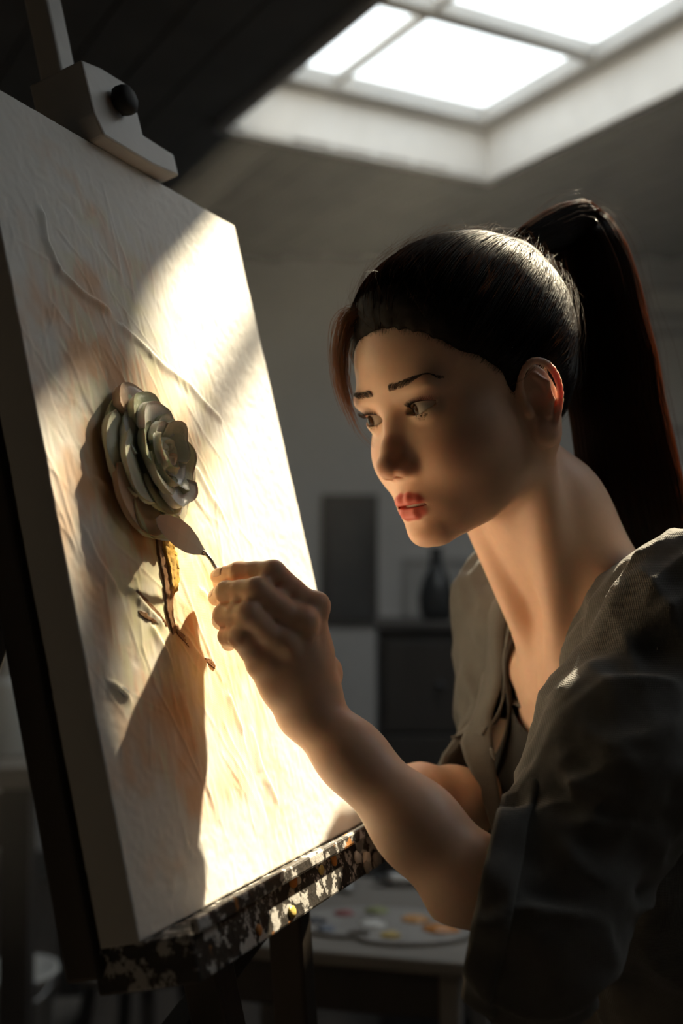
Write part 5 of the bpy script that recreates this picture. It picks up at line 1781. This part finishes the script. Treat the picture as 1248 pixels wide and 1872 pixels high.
def tube_of_paint(i, loc, rz, col, label):
    m = tb @ Matrix.Translation((loc[0], loc[1], tz + .012)) @ Matrix.Rotation(rz, 4, 'Z')
    t = tag(empty('paint_tube', m.translation), label, 'paint tube', 'paint tubes on the side table')
    V, F = [], []
    rows = [(0, .010, .010), (.02, .0105, .0105), (.055, .011, .007), (.08, .012, .002), (.088, .012, .001)]
    for (l, w, h) in rows:
        for k in range(14):
            a = 2 * math.pi * k / 14
            V.append(m @ Vector((l, w * math.cos(a), h * math.sin(a))))
    for r in range(len(rows) - 1):
        for k in range(14): F.append((r * 14 + k, r * 14 + (k + 1) % 14, (r + 1) * 14 + (k + 1) % 14, (r + 1) * 14 + k))
    F.append(tuple(range(13, -1, -1))); F.append(tuple((len(rows) - 1) * 14 + k for k in range(14)))
    mesh_obj('tube_body', V, F, M_TIN, t)
    bnd = mesh_obj('label_band', [m @ Vector((l, (w + .0006) * math.cos(2 * math.pi * k / 14), (h + .0006) * math.sin(2 * math.pi * k / 14))) for (l, w, h) in ((.018, .0105, .0103), (.045, .0108, .0083)) for k in range(14)],
                   [(k, (k + 1) % 14, 14 + (k + 1) % 14, 14 + k) for k in range(14)], mat_plain('tube_label', col, .5), t)
    revolve('cap', [(.0, -.014), (.0055, -.014), (.006, -.012), (.006, 0), (.0, .0005)], m @ Matrix.Rotation(math.pi / 2, 4, 'Y'), mat_plain('tube_cap', (.05, .05, .05), .5), t, n=14)


tube_of_paint(0, (-.14, .06), .5, (.45, .40, .10), 'metal paint tube with an ochre band on the side table')
tube_of_paint(1, (-.10, .12), -.3, (.30, .08, .06), 'metal paint tube with a red band on the side table')
tube_of_paint(2, (.02, .15), .2, (.60, .60, .58), 'metal paint tube with a white band on the side table')

def jar(name, loc, r, h, mat, label, cat, brushes=0, seed=0, group=None):
    j = tag(empty(name, loc), label, cat, group)
    m = Matrix.Translation(loc)
    revolve('jar_body', [(.0, 0), (r * .94, 0), (r, h * .05), (r, h * .80), (r * .93, h * .88), (r * .95, h), (r * .88, h), (r * .86, h * .86), (r * .92, h * .78), (r * .92, h * .07), (.0, h * .06)], m, mat, j, n=28)
    rg = np.random.default_rng(seed)
    for k in range(brushes):
        a = rg.random() * 6.28; tl = rg.uniform(.05, .22)
        p0 = np.array(loc) + [r * .45 * math.cos(a + 3), r * .45 * math.sin(a + 3), h * .10]
        dv = norm([math.cos(a) * tl, math.sin(a) * tl, 1]); L = h * rg.uniform(1.5, 2.0)
        mm = look_frame(p0, dv)
        bh = revolve('brush_handle', [(.0, 0), (.002, .0), (.0035, L * .3), (.0042, L * .7), (.003, L * .8), (.0, L * .801)], mm, [M_DARKWOOD, M_BENCH, M_EASEL_PALE][k % 3], j, n=10)
        fr = revolve('brush_ferrule', [(.0, L * .79), (.0034, L * .79), (.0040, L * .90), (.0, L * .901)], mm, M_TIN, j, n=10)
        revolve('bristles', [(.0, L * .895), (.0040, L * .895), (.0055, L * .95), (.004, L * 1.0), (.0, L * 1.03)], mm, mat_plain('bristle', (.14, .09, .05), .8), j, n=10)
    return j


M_GLASSJAR = mat_plain('cloudy_glass', (.34, .35, .34), .25)
pj = tb @ Vector((-.12, -.08, tz))
jar('brush_jar', tuple(pj), .034, .10, M_GLASSJAR, 'cloudy jar of brushes on the side table', 'jar', 4, 3)

# --- tall dark cabinet against the back with a vase
def cabinet():
    x0, x1 = px(692, 1300, 3.3)[0], px(908, 1300, 3.3)[0]; y0, y1 = 3.25, 3.60; zt = px(800, 1138, 3.27)[2]
    c = tag(empty('cabinet', ((x0 + x1) / 2, (y0 + y1) / 2, 0)), 'tall narrow dark wood cabinet standing behind the painter', 'cabinet')
    floor_box('body', x0, x1, y0 + .02, y1, .06, zt - .022, M_DARKWOOD, c)
    floor_box('cabinet_top', x0 - .012, x1 + .012, y0 - .01, y1 + .005, zt - .02, zt, M_DARKWOOD, c)
    n = 4; hh = (zt - .12) / n
    for k in range(n):
        d = floor_box('drawer', x0 + .012, x1 - .012, y0, y0 + .022, .08 + k * hh, .08 + (k + 1) * hh - .012, M_DARKWOOD, c)
        revolve('knob', [(.0, 0), (.008, 0), (.006, .008), (.012, .014), (.012, .020), (.0, .024)], look_frame(((x0 + x1) / 2, y0 + .001, .08 + (k + .5) * hh), (0, -1, 0)), M_IRON, d, n=14)
    for sx in (x0 + .02, x1 - .02):
        for sy in (y0 + .04, y1 - .03): floor_box('foot', sx - .018, sx + .018, sy - .018, sy + .018, 0, .062, M_DARKWOOD, c)
    vx = px(797, 1100, 3.42)[0]
    v = revolve('vase', [(.0, 0), (.040, 0), (.052, .03), (.054, .07), (.040, .12), (.020, .16), (.017, .20), (.024, .215), (.019, .216), (.013, .20), (.0, .19)], Matrix.Translation((vx, 3.42, zt)), mat_plain('dark_glaze', (.02, .021, .022), .25), None, n=32)
    tag(v, 'slim dark glazed vase on top of the tall cabinet', 'vase')
    return zt


cabinet()

# --- things on the back wall
def framed(name, x0, x1, y0, y1, depth, label, fmat, pmat, fwid=.03):
    a = px(x0, y1, depth); b = px(x1, y0, depth)
    cx, cz = (a[0] + b[0]) / 2, (a[2] + b[2]) / 2; w, h = b[0] - a[0], b[2] - a[2]
    Y = ROOM['y1'] - .016
    f = tag(empty(name, (cx, Y, cz)), label, 'picture')
    for (dx, dz, ww, hh) in ((-w / 2 + fwid / 2, 0, fwid, h), (w / 2 - fwid / 2, 0, fwid, h), (0, h / 2 - fwid / 2, w - 2 * fwid, fwid), (0, -h / 2 + fwid / 2, w - 2 * fwid, fwid)):
        box('frame_rail', (ww, .03, hh), Matrix.Translation((cx + dx, Y, cz + dz)), fmat, f, .003)
    box('picture_panel', (w - 2 * fwid + .004, .012, h - 2 * fwid + .004), Matrix.Translation((cx, Y + .004, cz)), pmat, f, .001)


M_DARKPIC = mat_plain('dark_picture', (.03, .03, .032), .5, col2=(.09, .085, .08), scale=3.0)
M_GREYPIC = mat_plain('grey_picture', (.38, .38, .37), .6, col2=(.55, .54, .52), scale=3.0)
framed('picture', 588, 690, 905, 1140, 4.95, 'dark framed painting on the back wall beside the canvas edge', M_DARKWOOD, M_DARKPIC)
framed('picture', 1178, 1330, 520, 578, 4.95, 'narrow pale panel high on the back wall behind the ponytail', M_GREYWOOD, M_PAPER, .02)
framed('picture', 1192, 1360, 604, 790, 4.95, 'large pale sheet framed on the wall behind the ponytail', M_GREYWOOD, M_PAPER, .02)
framed('picture', 735, 900, 1020, 1128, 4.95, 'pale grey study hung on the wall behind the vase', M_GREYWOOD, M_GREYPIC, .02)

# --- workbench at the left with jars
def bench():
    x0, x1, y0, y1 = -1.75, px(72, 1420, 2.35)[0], 2.35, 2.95; zt = px(40, 1400, 2.35)[2]
    b = tag(empty('workbench', ((x0 + x1) / 2, 2.65, 0)), 'long grey workbench against the left side', 'workbench')
    floor_box('benchtop', x0, x1, y0, y1, zt - .045, zt, M_BENCH, b)
    for x in (x0 + .05, x1 - .05):
        for y in (y0 + .05, y1 - .05): floor_box('leg', x - .03, x + .03, y - .03, y + .03, 0, zt - .046, M_DARKWOOD, b)
    floor_box('rail', x0 + .081, x1 - .081, y0 + .03, y0 + .06, zt - .17, zt - .06, M_DARKWOOD, b)
    floor_box('shelf', x0 + .02, x1 - .02, y0 + .02, y1 - .02, .25, .28, M_BENCH, b)
    return x0, x1, y0, y1, zt


bx0, bx1, by0, by1, bz = bench()
jar('brush_jar', (bx1 - .12, 2.50, bz), .055, .17, M_GLASSJAR, 'stout grey jar of brushes at the end of the workbench', 'jar', 6, 8)
jar('brush_jar', (bx1 - .28, 2.62, bz), .045, .22, mat_plain('pale_crock', (.30, .29, .28), .5), 'tall pale crock of brushes further along the workbench', 'jar', 5, 12)
bk = tag(empty('bucket', (bx1 - .11, 2.60, .281)), 'white paint bucket on the shelf under the workbench', 'bucket')
revolve('bucket_body', [(.0, 0), (.075, 0), (.092, .15), (.097, .15), (.097, .162), (.088, .162), (.072, .01), (.0, .01)], Matrix.Translation((bx1 - .11, 2.60, .281)), M_PAPER, bk, n=32)
tube_obj('bucket_handle', [(bx1 - .11 - .095, 2.60, .43), (bx1 - .11 - .07, 2.53, .40), (bx1 - .11, 2.50, .385), (bx1 - .11 + .07, 2.53, .40), (bx1 - .11 + .095, 2.60, .43)], .0025, M_TIN, bk, n=24, sides=8)

# --- stool beyond the easel
def stool():
    c = px(250, 1800, 2.6); z = .46
    s = tag(empty('stool', (c[0], c[1], 0)), 'low round wooden stool seen between the easel legs', 'stool')
    revolve('seat', [(.0, z - .03), (.15, z - .03), (.16, z - .02), (.16, z - .008), (.15, z), (.0, z)], Matrix.Translation((c[0], c[1], 0)), M_BENCH, s, n=32)
    for k in range(4):
        a = k * math.pi / 2 + .4
        beam('leg', (c[0] + .10 * math.cos(a), c[1] + .10 * math.sin(a), z - .03), (c[0] + .17 * math.cos(a), c[1] + .17 * math.sin(a), 0), .026, .026, M_DARKWOOD, s)
    for k in range(4):
        a, b = k * math.pi / 2 + .4, (k + 1) * math.pi / 2 + .4
        beam('stretcher', (c[0] + .141 * math.cos(a), c[1] + .141 * math.sin(a), .18), (c[0] + .141 * math.cos(b), c[1] + .141 * math.sin(b), .18), .016, .016, M_DARKWOOD, s)


stool()
# ------------------------------------------------------------------ dusty air under the skylight
hm = bpy.data.materials.new('dusty_air'); hm.use_nodes = True
hm.node_tree.nodes.clear()
_o = hm.node_tree.nodes.new('ShaderNodeOutputMaterial'); _v = hm.node_tree.nodes.new('ShaderNodeVolumeScatter')
_v.inputs['Density'].default_value = .021; _v.inputs['Anisotropy'].default_value = .25
hm.node_tree.links.new(_v.outputs[0], _o.inputs['Volume'])
haze = box('haze', (5.0, 3.5, 2.62), Matrix.Translation((.1, 3.18, 1.325)), hm, None, 0)
tag(haze, 'thin dusty haze in the air below the skylight', 'haze', kind='stuff')
